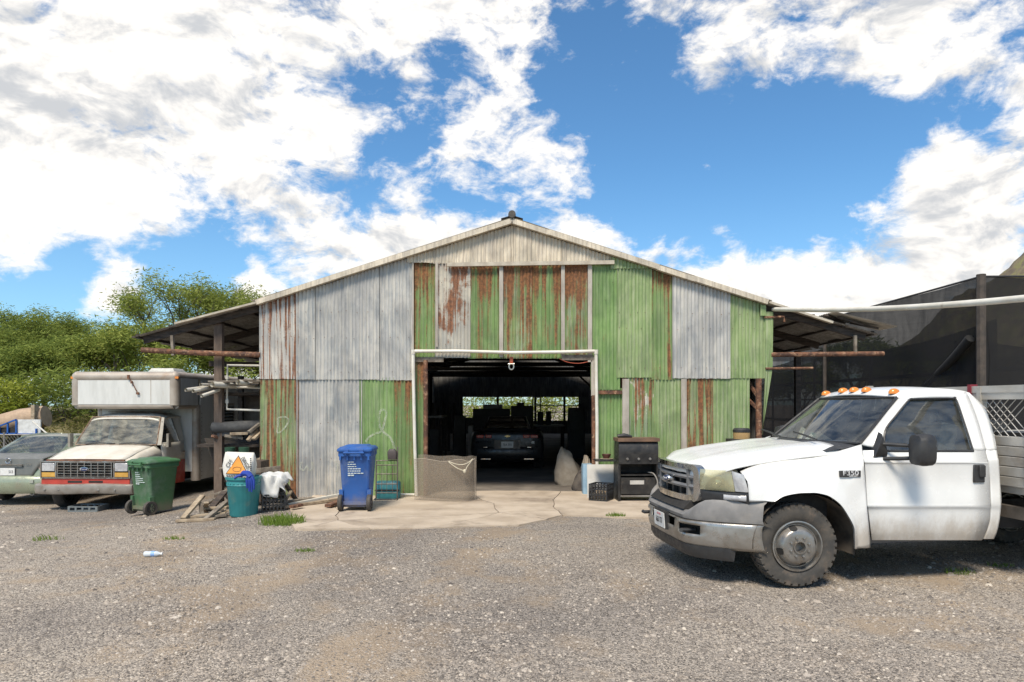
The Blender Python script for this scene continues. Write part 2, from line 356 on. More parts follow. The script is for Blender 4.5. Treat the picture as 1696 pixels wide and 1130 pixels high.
s = stones(120000, .0045, .017, 3.2, 13.0, 'gravel_stones', STONE, keep=lambda x, y: off_slab(x, y))
tag(s, 'loose grey and tan stones strewn over the yard', 'gravel', kind='stuff')
s = stones(2600, .018, .045, 6.0, 16.0, 'pale_stones', STONE, wx=.9, keep=lambda x, y: off_slab(x, y) & ((x < -5) | ((x > 2.0) & (y < 11))) & ~((y > 14) & (x > -5)))
tag(s, 'larger pale stones lying by the parked vehicles', 'gravel', kind='stuff')

s = stones(5200, .010, .030, 3.2, 12.5, 'coarse_stones', STONE, keep=lambda x, y: off_slab(x, y))
tag(s, 'scattered coarse stones among the fine gravel', 'gravel', kind='stuff')
# ============================================================ concrete apron in cracked pieces
CONC = pm('worn concrete', (.50, .415, .32), (.39, .315, .235), .88, 0, 1.6, bump=.25, bscale=70, dirt=(.20, .155, .115), dirt_amt=(.50, .78), dscale=1.1)
YW = 12.8                                           # the barn's front wall
gp = lambda px, py: (lambda k: ((px - CX) / k, FPX / k))((py - HY) / (EYE - .015))
random.seed(21)
nodes = {k: gp(*p) for k, p in dict(a=(487, 876), b=(612, 874), c=(712, 873), d=(860, 869), e=(905, 860), f=(932, 853), h=(1105, 858), i=(1250, 862),
    l=(560, 862), q=(790, 822), r=(826, 849), s_=(925, 846), u=(922, 823)).items()}
nodes.update(A=(-3.9, YW + .6), B=(-1.0, YW + .6), C=(.95, YW + .6), D=(4.9, YW + .6))
ecache = {}
def edge(p, q, rough=.035):
    if (p, q) in ecache: return ecache[p, q]
    if (q, p) in ecache: return ecache[q, p][::-1]
    pts = [Vector(nodes[p]), Vector(nodes[q])]; amp = rough
    for _ in range(4):
        nx = [pts[0]]
        for a_, b_ in zip(pts, pts[1:]):
            dv = b_ - a_; mid = (a_ + b_) / 2 + Vector((-dv.y, dv.x)) * random.uniform(-amp, amp) * 2.2; nx += [mid, b_]
        pts = nx; amp *= .85
    ecache[p, q] = pts; return pts
apron = bpy.data.objects.new('concrete_apron', None); COL.objects.link(apron); tag(apron, kind='structure')
for loop in ('a l A', 'l r q B A', 'a b l', 'b c r l', 'c d e r', 'e f s_ r', 'f h i D C u s_', 'r s_ u C B q'):
    ks = loop.split(); poly = []
    for p, q in zip(ks, ks[1:] + ks[:1]): poly += edge(p, q)[:-1]
    n = len(poly); area = sum(poly[i].x * poly[(i + 1) % n].y - poly[(i + 1) % n].x * poly[i].y for i in range(n))
    if area < 0: poly = poly[::-1]
    ins = []
    for i in range(n):
        tdir = (poly[(i + 1) % n] - poly[i - 1]).normalized(); ins.append(poly[i] + Vector((-tdir.y, tdir.x)) * .007)
    top = .012 + random.uniform(-.004, .006); mb = MB()
    mb.loft([[(p.x, p.y, -.08) for p in poly], [(p.x, p.y, top - .012) for p in ins], [(p.x, p.y, top) for p in [q_ + Vector((0, 0)) for q_ in ins]]], True, True)
    mb.build('slab_piece', CONC, apron, ang=30)
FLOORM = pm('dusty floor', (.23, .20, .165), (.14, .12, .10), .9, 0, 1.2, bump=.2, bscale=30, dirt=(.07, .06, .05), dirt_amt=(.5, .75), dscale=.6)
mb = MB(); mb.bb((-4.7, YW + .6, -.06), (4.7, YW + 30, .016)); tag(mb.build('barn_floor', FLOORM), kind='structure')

# ============================================================ barn
barn = thing('barn', 'long corrugated iron barn with patched green, grey and rusty gable front and open doorway', 'barn', (0, YW, 0))
KW = FPX / YW
bx = lambda px: (px - CX) / KW
bz = lambda py: EYE + (HY - py) / KW
def roof_py(px):                                     # underside of the roof edge in the photograph
    return 374 + abs(px - 848) * .3165
GALV = sheet('galvanised', (.34, .35, .35), (.45, .44, .42), .045, .06, .02, pale=.85, metal=.25, palec=(.52, .50, .45))
GALVM = sheet('galvanised mottled', (.29, .31, .32), (.48, .465, .43), .08, .04, .05, pale=.6, metal=.25, palec=(.56, .53, .47))
GALVR = sheet('galvanised rust runs', (.43, .42, .40), (.54, .51, .46), .265, .07, .0, .05, pale=.5, metal=.2, streak=.85)
CREAM = sheet('chalky cream iron', (.54, .475, .37), (.64, .57, .46), .04, .0, .06, .08, pale=.6, metal=.1, palec=(.36, .31, .25), streak=.8)
WRUST = sheet('white iron rust patch', (.50, .46, .38), (.40, .38, .33), .27, .04, -.12, .07, pale=.4, streak=.55)
GRN = sheet('green paint', (.150, .258, .080), (.195, .300, .108), .13, .05, .02, .08, pale=.35, palec=(.33, .38, .24))
GRNP = sheet('pale green paint', (.205, .295, .115), (.250, .330, .148), .085, .03, .03, .08, pale=.5, palec=(.40, .42, .29))
GRNR = sheet('green rusting', (.145, .238, .075), (.180, .268, .096), .25, .12, .0, .12, pale=.35, palec=(.30, .33, .20), streak=.75)
GRNS = sheet('green rust streaks', (.180, .265, .105), (.25, .29, .15), .285, .03, .03, .06, pale=.5, palec=(.38, .36, .26), streak=.92)
GRNH = sheet('green mostly rust', (.165, .235, .085), (.19, .25, .10), .31, .14, -.02, .12, pale=.3, streak=.7)
GRNW = sheet('green bare patch', (.180, .270, .105), (.215, .300, .130), .19, .10, -.1, .06, pale=.35, streak=.85, white=(.52, .50, .42))
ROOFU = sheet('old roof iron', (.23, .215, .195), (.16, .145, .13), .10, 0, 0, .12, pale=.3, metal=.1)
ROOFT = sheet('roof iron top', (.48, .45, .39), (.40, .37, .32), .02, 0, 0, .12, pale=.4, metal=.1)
def corr(w, hl, hr, pitch=.0677, amp=.0095, rows=5, ragged=.006, seed=0, top_rag=0.0):
    rd = random.Random(seed); nw = max(2, round(w / pitch)); nx = nw * 6
    bow = [rd.uniform(-.006, .006) for _ in range(rows + 1)]; mb = MB()
    jb = [rd.uniform(-ragged, ragged) for _ in range(nx + 1)]; jt = [rd.uniform(-top_rag, top_rag) for _ in range(nx // 6 + 2)]
    tilt = rd.uniform(-.006, .006)
    def fn(i, j):
        u = i / nx; x = u * w; h = hl + (hr - hl) * u + jt[i // 6] * (j == rows); z = h * j / rows
        if j == 0: z += jb[i] + tilt * u
        return (x, -amp * math.cos(2 * math.pi * nw * u) + bow[j] * math.sin(math.pi * u), z)
    mb.grid(fn, range(nx + 1), range(rows + 1)); return mb
PN = [0]
def panel(px0, px1, matl, bot, top=None, lay=0, name='wall_sheet', amp=.0095, lt=None, rt=None, tr=0.0):
    """one corrugated sheet; the top follows the roof edge when no row is given"""
    PN[0] += 1
    t0 = lt if lt is not None else (top if top is not None else roof_py(px0)); t1 = rt if rt is not None else (top if top is not None else roof_py(px1))
    zb = bz(bot); o = corr(bx(px1) - bx(px0) + .03, bz(t0) - zb, bz(t1) - zb, amp=amp, seed=PN[0], top_rag=tr).build(name, matl, barn, (bx(px0) - .015, -.012 - .016 * lay, zb), (R(random.uniform(-.06, .06)), R(random.uniform(-.3, .3)), 0), ang=60)
    return o
LIP = 826
# lower rows (behind), then upper sheets lapping over them
for a_, b_, ml in ((432, 493, GRNS), (493, 540, GALV), (540, 598, GALVM), (598, 652, GRN), (652, 688, GRNR)): panel(a_, b_, ml, LIP, 625.5)
panel(688, 706, GRNR, LIP, 598, 0)
for a_, b_, ml in ((988, 1031, GRN), (1031, 1081, GRNW), (1081, 1130, GRNP), (1130, 1179, GRNS), (1179, 1239, GRNP)): panel(a_, b_, ml, LIP, 624 if a_ > 1000 else 643)
panel(432, 494, GALVR, 628, None, 1); panel(493, 522, GALVM, 629, None, 2); panel(520, 575, GALV, 629, None, 1); panel(573, 628, GALV, 629, None, 2); panel(627, 683, GALV, 630, None, 1)
panel(683, 724, GRNR, 598, 434, 0); panel(722, 778, WRUST, 593, 434, 1); panel(776, 829, GRNR, 594, 434, 0); panel(831, 880, GRNH, 594, 434, 1)
panel(878, 932, GRNR, 594, 434, 0); panel(932, 976, GRNH, 592, 434, 1); panel(979, 1025, GRN, 646, 434, 1)
panel(1022, 1077, GRNP, 626, None, 2); panel(1075, 1116, GRNR, 629, None, 1); panel(1114, 1207, GALV, 627, None, 2); panel(1205, 1266, GRNP, 627, None, 1)
panel(1012, 1070, GRNP, 446, None, 3, tr=.0)
for a_, b_ in ((677, 716), (714, 752), (750, 800), (798, 849), (848, 876), (874, 932), (931, 973), (972, 1030)): panel(a_, b_, CREAM, 437 + random.uniform(-1, 1), None, 2 + (a_ % 2), amp=.011)
def part(name, matl, mb, ang=35, **k): return mb.build(name, matl, barn, ang=ang, **k)
GREYP = pm('grey flashing', (.44, .40, .34), (.30, .265, .22), .7, .1, 6, stretch=(1, 1, .3), dirt=(.16, .08, .04), dirt_amt=(.62, .78), dscale=5)
for a_, b_, y0, y1 in ((827, 833.5, 436, 592), (929, 935, 436, 590), (973, 980, 436, 600), (722.0, 726, 436, 575), (1030, 1041, 628, LIP), (1127, 1136, 628, LIP), (683.5, 686, 436, 586), (978.5, 987, 592, 656)):
    part('wall_strip', GREYP, MB().bb((bx(a_), -.066, bz(y1)), (bx(b_), -.044, bz(y0))))
# timber and metal trim of the front
part('gable_batten', pm('cream batten', (.50, .45, .36), (.38, .33, .26), .8, 0, 6, dirt=(.2, .13, .08), dirt_amt=(.6, .8)), MB().bar((bx(741), -.10, bz(440.5)), (bx(1016), -.10, bz(436.5)), .05, .07))
part('header_board', WOOD_G, MB().bb((bx(930), -.07, bz(597)), (bx(982), -.03, bz(588))))
part('header_board', WOOD_G, MB().bb((bx(688), -.05, bz(600)), (bx(735), -.02, bz(592))))
part('wall_ledge', RUST, MB().bb((bx(990), -.075, bz(653)), (bx(1029), -.03, bz(647))))
part('door_jamb', RUST, MB().tube([(bx(705.5), -.05, 0), (bx(705.5), -.05, bz(597))], .042, 10))
part('door_jamb', RUST, MB().tube([(bx(983), -.05, 0), (bx(983), -.05, bz(655))], .042, 10))
rk = MB(); rr = .031
rk.tube([(bx(691.5), -.14, .02), (bx(688.5), -.12, bz(735)), (bx(686.5), -.12, bz(640)), (bx(686), -.12, bz(584.5)), (bx(688), -.12, bz(582.5)), (bx(760), -.12, bz(582.5)), (bx(848), -.12, bz(585)), (bx(930), -.12, bz(584)), (bx(983), -.12, bz(582.5)), (bx(985.8), -.12, bz(584.5)), (bx(986.5), -.12, bz(640)), (bx(987.5), -.12, bz(700)), (bx(987.5), -.12, .35)], rr, 12)
for px_, py_ in ((686, 583), (986, 583)): rk.lathe([(0, -.05), (.04, -.05), (.041, .03), (0, .03)], 12, (bx(px_), -.12, bz(py_)))
pipe = part('door_pipe', PVC, rk)
part('floor_pipe', PVC, MB().tube([(bx(650), -.10, .045), (bx(693), -.12, .045)], .022, 8))
# nail heads in rows across the sheets
mb = MB(); rd = random.Random(5)
for py_, x0, x1 in ((517, 436, 682), (560, 436, 682), (615, 434, 682), (700, 436, 682), (760, 436, 682), (500, 690, 1020), (470, 690, 1020), (570, 690, 975), (520, 1025, 1262), (610, 1025, 1262), (545, 1025, 1262), (700, 1035, 1236), (770, 1035, 1100)):
    px_ = x0
    while px_ < x1:
        if py_ > roof_py(px_) + 6: mb.lathe([(.0001, -.011), (.006, -.008), (.0085, 0)], 6, (bx(px_), -.056, bz(py_ + rd.uniform(-2, 2))), 'Y')
        px_ += rd.choice((12.2, 18, 24))
tag(part('nail_heads', RUST, mb), kind='stuff')
# faded sprayed letters and loops on the lower sheets
CHALK = bpy.data.materials.new('faded spray'); CHALK.use_nodes = True; t = CHALK.node_tree; b = t.nodes['Principled BSDF']
b.inputs['Base Color'].default_value = (.56, .58, .47, 1); b.inputs['Roughness'].default_value = .9
t.links.new(mr(t, noise(t, nd(t, 'TexCoord').outputs['Object'], 24, 5, .7), .3, .75, .12, .66), b.inputs['Alpha'])
def spray(pts, w):
    P = [Vector((bx(p), 0, bz(q))) for p, q in pts]; out = []
    for i in range(len(P) - 1):
        for k in range(8):
            t_ = k / 8; a_ = P[max(i - 1, 0)]; b_, c_ = P[i], P[i + 1]; d_ = P[min(i + 2, len(P) - 1)]
            out.append(.5 * ((2 * b_) + (c_ - a_) * t_ + (2 * a_ - 5 * b_ + 4 * c_ - d_) * t_ ** 2 + (3 * b_ - a_ - 3 * c_ + d_) * t_ ** 3))
    mb = MB(); secs = []
    for i, p in enumerate(out):
        tv = (out[min(i + 1, len(out) - 1)] - out[max(i - 1, 0)]).normalized(); nv = Vector((-tv.z, 0, tv.x)) * w / 2
        secs.append([(p.x - nv.x, -.0245, p.z - nv.z), (p.x + nv.x, -.0245, p.z + nv.z)])
    mb.loft(secs, False, False); part('sprayed_mark', CHALK, mb, ang=0)
spray([(461, 692), (461, 704), (460, 716), (466, 715), (475, 705), (479, 696), (473, 691), (461, 692)], .03)
spray([(606, 732), (612, 724), (622, 718), (632, 714), (638, 696), (640, 684), (636, 679), (631, 680), (628, 690), (630, 708), (636, 716), (646, 724), (652, 736), (655, 748)], .04)
spray([(500, 765), (498, 775), (504, 779), (509, 772), (512, 779), (518, 776), (517, 764)], .03)
spray([(556, 764), (560, 774), (557, 783)], .03)

# roof: main slopes, rake trim, ridge roll
ZR, XE, ZE = bz(366), 4.72, bz(499)
LEN = 27.0
sl = (ZR - ZE) / XE
def slope_sheet(sx, y0, w, x0, x1, z0, z1, matl, name, amp=.011, seg=4, dz=0.0, sag=0.0, rag=0.0, off=0):
    nw = max(1, round(w / .0677)); nx = nw * seg; mb = MB(); rd = random.Random(int(y0 * 1000) + off)
    rw = 6 if sag or rag else 1; j_ = rd.uniform(-rag, rag)
    mb.grid(lambda i, j: (sx * (x0 + (x1 + j_ * (j == rw) - x0) * j / rw), y0 + w * i / nx, z0 + (z1 - z0) * j / rw + dz + amp * math.cos(2 * math.pi * nw * i / nx) - sag * (j / rw) ** 2), range(nx + 1), range(rw + 1))
    return part(name, matl, mb, 60)
for sx in (-1, 1):
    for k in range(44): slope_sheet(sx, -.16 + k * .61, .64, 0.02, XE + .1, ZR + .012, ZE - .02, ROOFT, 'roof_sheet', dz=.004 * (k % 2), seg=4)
    n_ = 7
    for k in range(n_):                                # rake boards, lapped and slightly out of line
        a_, b_ = k / n_, (k + 1.04) / n_; wob = random.uniform(-.008, .008)
        part('rake_trim', CREAM, MB().bar((sx * XE * a_, -.115 - .004 * (k % 2), ZR - sl * XE * a_ - .035 + wob), (sx * XE * b_, -.115 - .004 * (k % 2), ZR - sl * XE * b_ - .035 + wob), .09 + .004 * (k % 2), .11, up=(0, 1, 0)))
part('ridge_roll', pm('dark ridge', (.05, .045, .04), (.09, .08, .07), .7), MB().tube([(0, -.2, ZR + .075), (0, LEN, ZR + .075)], .07, 10))
rc = MB()
for sx in (-1, 1): rc.add([(0, -.18, ZR + .05), (sx * .2, -.18, ZR - .01), (sx * .2, LEN, ZR - .01), (0, LEN, ZR + .05)], [(0, 1, 2, 3)])
part('ridge_cap', pm('dark ridge', (.05, .045, .04)), rc, solid=.01)

# lean-tos on both sides
def leanto(sx, x_end, z_end, n, yl):
    for k in range(n):
        e = random.uniform(-.12, .12)
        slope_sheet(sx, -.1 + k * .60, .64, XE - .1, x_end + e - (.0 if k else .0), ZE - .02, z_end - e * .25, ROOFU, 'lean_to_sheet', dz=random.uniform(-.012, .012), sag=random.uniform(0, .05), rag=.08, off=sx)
    for y in (.05, 2.0, 4.0, 6.0, 8.0, 10.0):
        part('rafter', WOOD_D, MB().bar((sx * (XE + .05), y, ZE - .12), (sx * (x_end - .25), y, z_end - .05), .06, .14))
    for f in (.15, .42, .68, .93):
        x_ = XE + (x_end - XE) * f; z_ = ZE + (z_end - ZE) * f - .03
        part('purlin', WOOD_D, MB().bar((sx * x_, -.05, z_), (sx * x_, yl, z_), .05, .08))
leanto(-1, 7.18, 2.98, 20, 11.8); leanto(1, 6.9, 3.04, 20, 11.8)
# left lean-to: posts, rusty beam, strut, white fascia
part('lean_to_fascia', pm('cream batten', (.5, .45, .36)), MB().bar((-XE - .02, -.13, ZE - .05), (-6.25, -.13, 3.22), .035, .1, up=(0, 1, 0)))
part('lean_to_fascia', pm('cream batten', (.5, .45, .36)), MB().bar((XE + .05, -.12, ZE - .04), (5.95, -.12, 3.24), .04, .1, up=(0, 1, 0)))
part('rusty_beam', RUST, MB().tube([(bx(236), -.02, bz(580)), (bx(330), -.02, bz(585)), (bx(432), -.02, bz(588))], .052, 10))
part('lean_to_strut', WOOD_G, MB().bar((bx(288), -.02, bz(589)), (bx(286), -.02, bz(556)), .06, .05))
for y, x_ in ((.1, bx(357)), (4.0, -5.7), (8.0, -5.7)): part('lean_to_post', WOOD_D if y > 1 else pm('brown post', (.16, .115, .085), (.09, .065, .05), .85, 0, 5, stretch=(2, 2, .4), bump=.4), MB().bb((x_ - .075, y, G(x_, YW + y) - .05), (x_ + .075, y + .12, 3.25)))
for y in (3.0, 6.5): part('tie_beam', WOOD_D, MB().bar((-4.75, y, 2.62), (-7.0, y, 2.66), .1, .12))
# right lean-to: rusty pipes, tapered green corner board, posts
part('rusty_beam', RUST, MB().tube([(bx(1276), -.03, bz(588)), (bx(1462), -.03, bz(586))], .045, 10))
part('rusty_beam', RUST, MB().tube([(bx(1266), -.06, bz(611)), (bx(1344), -.06, bz(610))], .022, 8))
part('rusty_beam', RUST, MB().tube([(bx(1264), -.06, bz(526.5)), (bx(1296), -.06, bz(525.5)), (bx(1297), -.06, bz(534))], .022, 8))
part('lean_to_strut', WOOD_G, MB().bar((bx(1415), -.03, bz(585)), (bx(1415), -.03, bz(556)), .05, .05))
gb = [(bx(1266), bz(517)), (bx(1279), bz(517)), (bx(1278), bz(610)), (bx(1262), bz(710)), (bx(1262), bz(720)), (bx(1266), bz(620))]
part('corner_board', GRNP, MB().prism(gb, -.05, -.02, lambda u, v, t_: (u, t_, v)))
part('corner_flap', GRNP, MB().bb((bx(1257), -.085, bz(524)), (bx(1266), -.06, bz(507))))
part('lean_to_post', RUST, MB().tube([(bx(1256), -.02, 0), (bx(1256), -.02, bz(627))], .055, 10))
part('lean_to_post', WOOD_D, MB().bb((bx(1447), 3.5, -.05), (bx(1447) + .12, 3.62, 3.0)))
part('knee_brace', RUST, MB().bar((bx(1254), .0, bz(676)), (bx(1240), .25, bz(655)), .05)); part('knee_brace', RUST, MB().bar((bx(1254), .0, bz(655)), (bx(1243), .25, bz(625)), .05))
LS = slope_sheet(1, -.28, .64, 5.9, 7.08, 3.32, 3.05, ROOFT, 'loose_roof_sheet', dz=.1)
for k, (x_, z_, a_) in enumerate(((6.3, 3.27, .2), (6.6, 3.2, -.3), (6.1, 3.33, .5))): part('roof_debris', WOOD_D, MB().box((x_, -.1 + .1 * k, z_), (.5, .12, .035), (.2, .25, a_)))
# side and back walls, posts and trusses of the barn
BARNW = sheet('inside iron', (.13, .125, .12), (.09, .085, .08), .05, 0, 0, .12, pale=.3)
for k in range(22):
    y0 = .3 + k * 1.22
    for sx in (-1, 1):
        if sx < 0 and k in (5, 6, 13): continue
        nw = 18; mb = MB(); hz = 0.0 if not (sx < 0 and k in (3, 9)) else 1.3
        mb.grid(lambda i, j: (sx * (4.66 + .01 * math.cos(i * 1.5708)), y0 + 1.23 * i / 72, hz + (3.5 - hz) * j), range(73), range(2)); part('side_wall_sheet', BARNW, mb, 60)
for k in range(8):
    y = .4 + k * 3.6
    for sx in (-1, 1): part('wall_post', WOOD_D, MB().bb((sx * 4.55 - .07, y, 0), (sx * 4.55 + .07, y + .14, 3.5)))
    part('truss_tie', WOOD_D, MB().bar((-4.6, y + .07, 3.35), (4.6, y + .07, 3.35), .1, .16))
    for sx in (-1, 1): part('truss_rafter', WOOD_D, MB().bar((0, y + .07, ZR - .12), (sx * 4.65, y + .07, ZE - .1), .09, .16))
    part('truss_king_post', WOOD_D, MB().bar((0, y + .07, 3.35), (0, y + .07, ZR - .15), .1))
    if k % 2 == 0: part('brace', WOOD_D, MB().bar((4.5, y + .07, 2.2), (3.2, y + .07, 3.4), .09))
YB = 27.2
zt, zl = 2.15, 1.02
for x0, x1, z0, z1 in ((-4.7, 4.7, zt, 5.2), (-4.7, -3.0, .0, zt), (-3.0, 4.7, 0, zl - .25), (3.9, 4.7, .77, zt), (-2.95, -1.0, .77, .95)):
    part('back_wall_board', BARNW, MB().bb((x0, YB, z0), (x1, YB + .04, z1)))
for x_ in (-3.0, -.9, 1.3, 3.0): part('back_post', WOOD_D, MB().bb((x_, YB - .14, 0), (x_ + .13, YB - .02, zt)))
for z_ in (1.25, 1.62): part('back_rail', WOOD_D, MB().bb((1.3, YB - .1, z_), (3.9, YB - .05, z_ + .05)))
# ============================================================ white flatbed truck
WHITE = pm('white paint', (.74, .74, .72), (.70, .70, .68), .26, 0, 3, coat=.3, rvar=.02, mud=(.85, .42, (.36, .30, .23), .75), dirt=(.64, .62, .57), dirt_amt=(.5, .9), dscale=1.1)
PAD = pm('grey bumper pad', (.17, .165, .16), (.23, .22, .21), .6, 0, 5, dirt=(.30, .27, .23), dirt_amt=(.5, .8), dscale=3)
GRILLEM = pm('grey grille plastic', (.16, .16, .165), (.22, .22, .22), .45, .2, 6, dirt=(.27, .24, .2), dirt_amt=(.5, .8), dscale=6)
LENS = None
LENSC = pm('clear lens', (.5, .5, .5), (.36, .36, .37), .15, 0, 14, coat=.8)
GLASS = glass_mat('truck glass', (.74, .80, .77), .16, (.42, .42, .38)); GLASSD = glass_mat('dusty van glass', (.66, .70, .60), .42, (.50, .47, .38))
LENS = glass_mat('yellowed lamp glass', (.90, .87, .66), .55, (.66, .62, .40), .06, (-1.2, 1.8))
SEATM = pm('grey seat cloth', (.12, .115, .11), (.08, .08, .08), .9)
TH = R(7.0); TX, TY = 2.59, 7.43
truck = thing('flatbed_truck', 'white pickup cab with amber roof lights and slatted flatbed parked beside the doorway', 'truck', (TX, TY, -.02), TH)
cT, sT = math.cos(TH), math.sin(TH)
def P(px, py, lat=1.0):                             # photo pixel on the truck's near side, lat metres off its centreline -> (s, z)
    r = (px - CX) / FPX; X0 = TX + lat * sT; Y0 = TY - lat * cT
    s_ = (Y0 * r - X0) / (cT - sT * r); Y = Y0 + s_ * sT
    return s_, EYE - (py - HY) * Y / FPX + .02
def tp(name, matl, mb, parent=truck, ang=35, **k): return mb.build(name, matl, parent, ang=ang, **k)
def both(name, matl, fn, ang=35, parent=truck, **k):
    out = []
    for sy in (-1, 1):
        mb = fn(); mb.v = [(x, y * (-sy), z) for x, y, z in mb.v]          # builders work on the near side (y < 0)
        out.append(tp(name, matl, mb, parent, ang, **k))
    return out
def interp(pts, n):                                 # resample a polyline of tuples by index
    out = []
    for i in range(n):
        t_ = i / (n - 1) * (len(pts) - 1); k = min(int(t_), len(pts) - 2); f = t_ - k
        p0, p1, p2, p3 = pts[max(k - 1, 0)], pts[k], pts[k + 1], pts[min(k + 2, len(pts) - 1)]
        out.append(tuple(.5 * (2 * b_ + (c_ - a_) * f + (2 * a_ - 5 * b_ + 4 * c_ - d_) * f * f + (3 * b_ - a_ - 3 * c_ + d_) * f ** 3) for a_, b_, c_, d_ in zip(p0, p1, p2, p3)))
    return out
def lin(pts, n):
    out = []
    for i in range(n):
        t_ = i / (n - 1) * (len(pts) - 1); k = min(int(t_), len(pts) - 2); f = t_ - k; out.append(tuple(a_ + (b_ - a_) * f for a_, b_ in zip(pts[k], pts[k + 1])))
    return out
# fenders, from the wheel arch out to the hood seam, headlight and door seam
INN = [(1279, 830), (1287, 825), (1295, 821), (1307, 818), (1321, 816), (1335, 815.5), (1347, 815.5), (1360, 818), (1371, 822), (1388, 835), (1401, 854), (1410, 872), (1411.5, 890), (1412, 908)]
OUT = [(1241, 831, .965), (1240, 815, .96), (1238, 797, .945), (1226, 781, .85), (1254, 768, .845), (1294, 761, .85), (1342, 756, .86), (1390, 747, .87), (1427, 736, .89), (1430.5, 765, 1.0), (1434, 805, .985), (1436, 840, 1.0), (1440, 878, .965), (1442, 907, .94)]
def fender():
    inn = interp([(*P(x, y, 1.0),) for x, y in INN], 53); out = lin([(*P(x, y, l), l) for x, y, l in OUT], 53); mb = MB()
    def fn(i, j):
        v = j / 10; (s0, z0), (s1, z1, l1) = inn[i], out[i]
        fl = .045 * (1 - sm(v / .34)); l0 = 1.0
        l = l0 + (l1 - l0) * v ** 3.0 + fl
        if j == 0: return (s0, -(l0 + fl - .03), z0 + .0)
        v2 = (j - 1) / 9
        return (s0 + (s1 - s0) * v2, -(l0 + (l1 - l0) * v2 ** 2.6 + .045 * (1 - sm(v2 / .3))), z0 + (z1 - z0) * v2)
    mb.grid(fn, range(53), range(11)); return mb
both('fender', WHITE, fender, 50, solid=.008)
def wheel_well():
    mb = MB(); s0, z0 = .07, .42
    mb.grid(lambda i, j: (s0 + .52 * math.cos(R(-15 + 200 * i / 20)), -.45 - .53 * j, z0 + .47 * math.sin(R(-15 + 200 * i / 20))), range(21), range(2)); mb.grid(lambda i, j: (s0 + (-.6 + 1.2 * i), -.45, .3 + .65 * j), range(2), range(2)); return mb
both('wheel_well', pm('dusty wheel well', (.06, .05, .04), (.13, .105, .08), .95, 0, 5), wheel_well)
both('inner_fender', WHITE, lambda: MB().grid(lambda i, j: (-.47 + .4 * i / 6, -.74 - .12 * j, 1.06 + .10 * i / 6 - .035 * j), range(7), range(2)), 60)
# door lower panel
def rows(rw, off, n=10):
    L = interp([(*P(l, y, w), w) for y, l, r_, w in rw], n * len(rw)); Q = interp([(*P(r_, y, w), w) for y, l, r_, w in rw], n * len(rw)); mb = MB()
    mb.grid(lambda i, j: (L[i][0] + (Q[i][0] - L[i][0]) * j / 6, -(L[i][2] + off), L[i][1] + (Q[i][1] - L[i][1]) * j / 6), range(len(L)), range(7)); return mb
DOOR = [(746, 1430, 1631, .955), (758, 1431, 1634, .985), (766, 1432.5, 1636, 1.0), (772, 1433, 1637, .99), (800, 1435, 1638.5, .985), (832, 1437, 1640, 1.0), (839, 1437.5, 1640, 1.002), (846, 1438.5, 1639.5, .985), (865, 1441, 1638, .972), (882, 1443, 1632.5, .955), (895, 1444.5, 1626, .93)]
doors = both('door', WHITE, lambda: rows(DOOR, .002), 60, solid=.02)
QTR = [(746, 1633, 1651, .955), (758, 1636, 1653, .985), (766, 1638, 1654.5, 1.0), (800, 1640.5, 1656.5, .985), (832, 1642, 1658, 1.0), (846, 1641.5, 1657.5, .985), (865, 1640, 1655, .972), (882, 1634.5, 1651, .955), (893, 1629, 1646, .93)]
both('cab_corner', WHITE, lambda: rows(QTR, 0), 60, solid=.02)
# pillars and upper door frame as strips between two polylines at given half-widths
def strip(A, B, n=12, bul=.0):
    a_ = interp([(*P(x, y, w), w) for x, y, w in A], n); b_ = interp([(*P(x, y, w), w) for x, y, w in B], n); mb = MB()
    mb.grid(lambda i, j: (a_[i][0] + (b_[i][0] - a_[i][0]) * j / 3, -(a_[i][2] + (b_[i][2] - a_[i][2]) * j / 3 + bul * math.sin(math.pi * j / 3)), a_[i][1] + (b_[i][1] - a_[i][1]) * j / 3), range(n), range(4)); return mb
both('front_pillar', WHITE, lambda: strip([(1427, 736, .86), (1447, 709, .80), (1470, 680, .745), (1488, 659, .70)], [(1466, 745, .955), (1468, 712, .885), (1486, 685, .815), (1506, 662, .755)], 16, .012), 60, solid=.03)
both('roof_rail', WHITE, lambda: strip([(1486, 660, .70), (1500, 650, .70), (1540, 645.5, .70), (1580, 646, .70), (1600, 650, .705)], [(1505, 662, .755), (1515, 660, .757), (1545, 659, .758), (1575, 659, .758), (1583, 660.5, .757)], 16, .01), 60, solid=.03)
both('rear_pillar', WHITE, lambda: strip([(1583, 660, .757), (1590, 680, .80), (1600, 712, .875), (1611, 746, .955)], [(1601, 650, .72), (1615, 684, .80), (1625, 716, .875), (1633, 746, .955)], 14, .006), 60, solid=.03)
both('cab_corner_upper', WHITE, lambda: strip([(1602, 650, .715), (1616.5, 684, .80), (1626.5, 716, .875), (1634.5, 746, .955)], [(1606, 651, .70), (1631, 676, .76), (1645, 716, .86), (1651, 746, .94)], 14, .01), 60, solid=.03)
both('window_seal', BLACK, lambda: (lambda mb: mb.tube([(s_, -w - .004, z_) for s_, z_, w in interp([(*P(x, y, w), w) for x, y, w in ((1465, 746, .957), (1466, 713, .89), (1486, 686, .82), (1505, 663, .76), (1514, 661, .76), (1545, 660, .762), (1576, 660, .76), (1583, 662, .76), (1598, 705, .865), (1611, 746, .957))], 40)], .009, 6))(MB()))
both('window_sill', BLACK, lambda: MB().tube([(*(lambda q: (q[0], -.962, q[1]))(P(1464, 747, .96)),), (*(lambda q: (q[0], -.962, q[1]))(P(1612, 747, .96)),)], .012, 6))
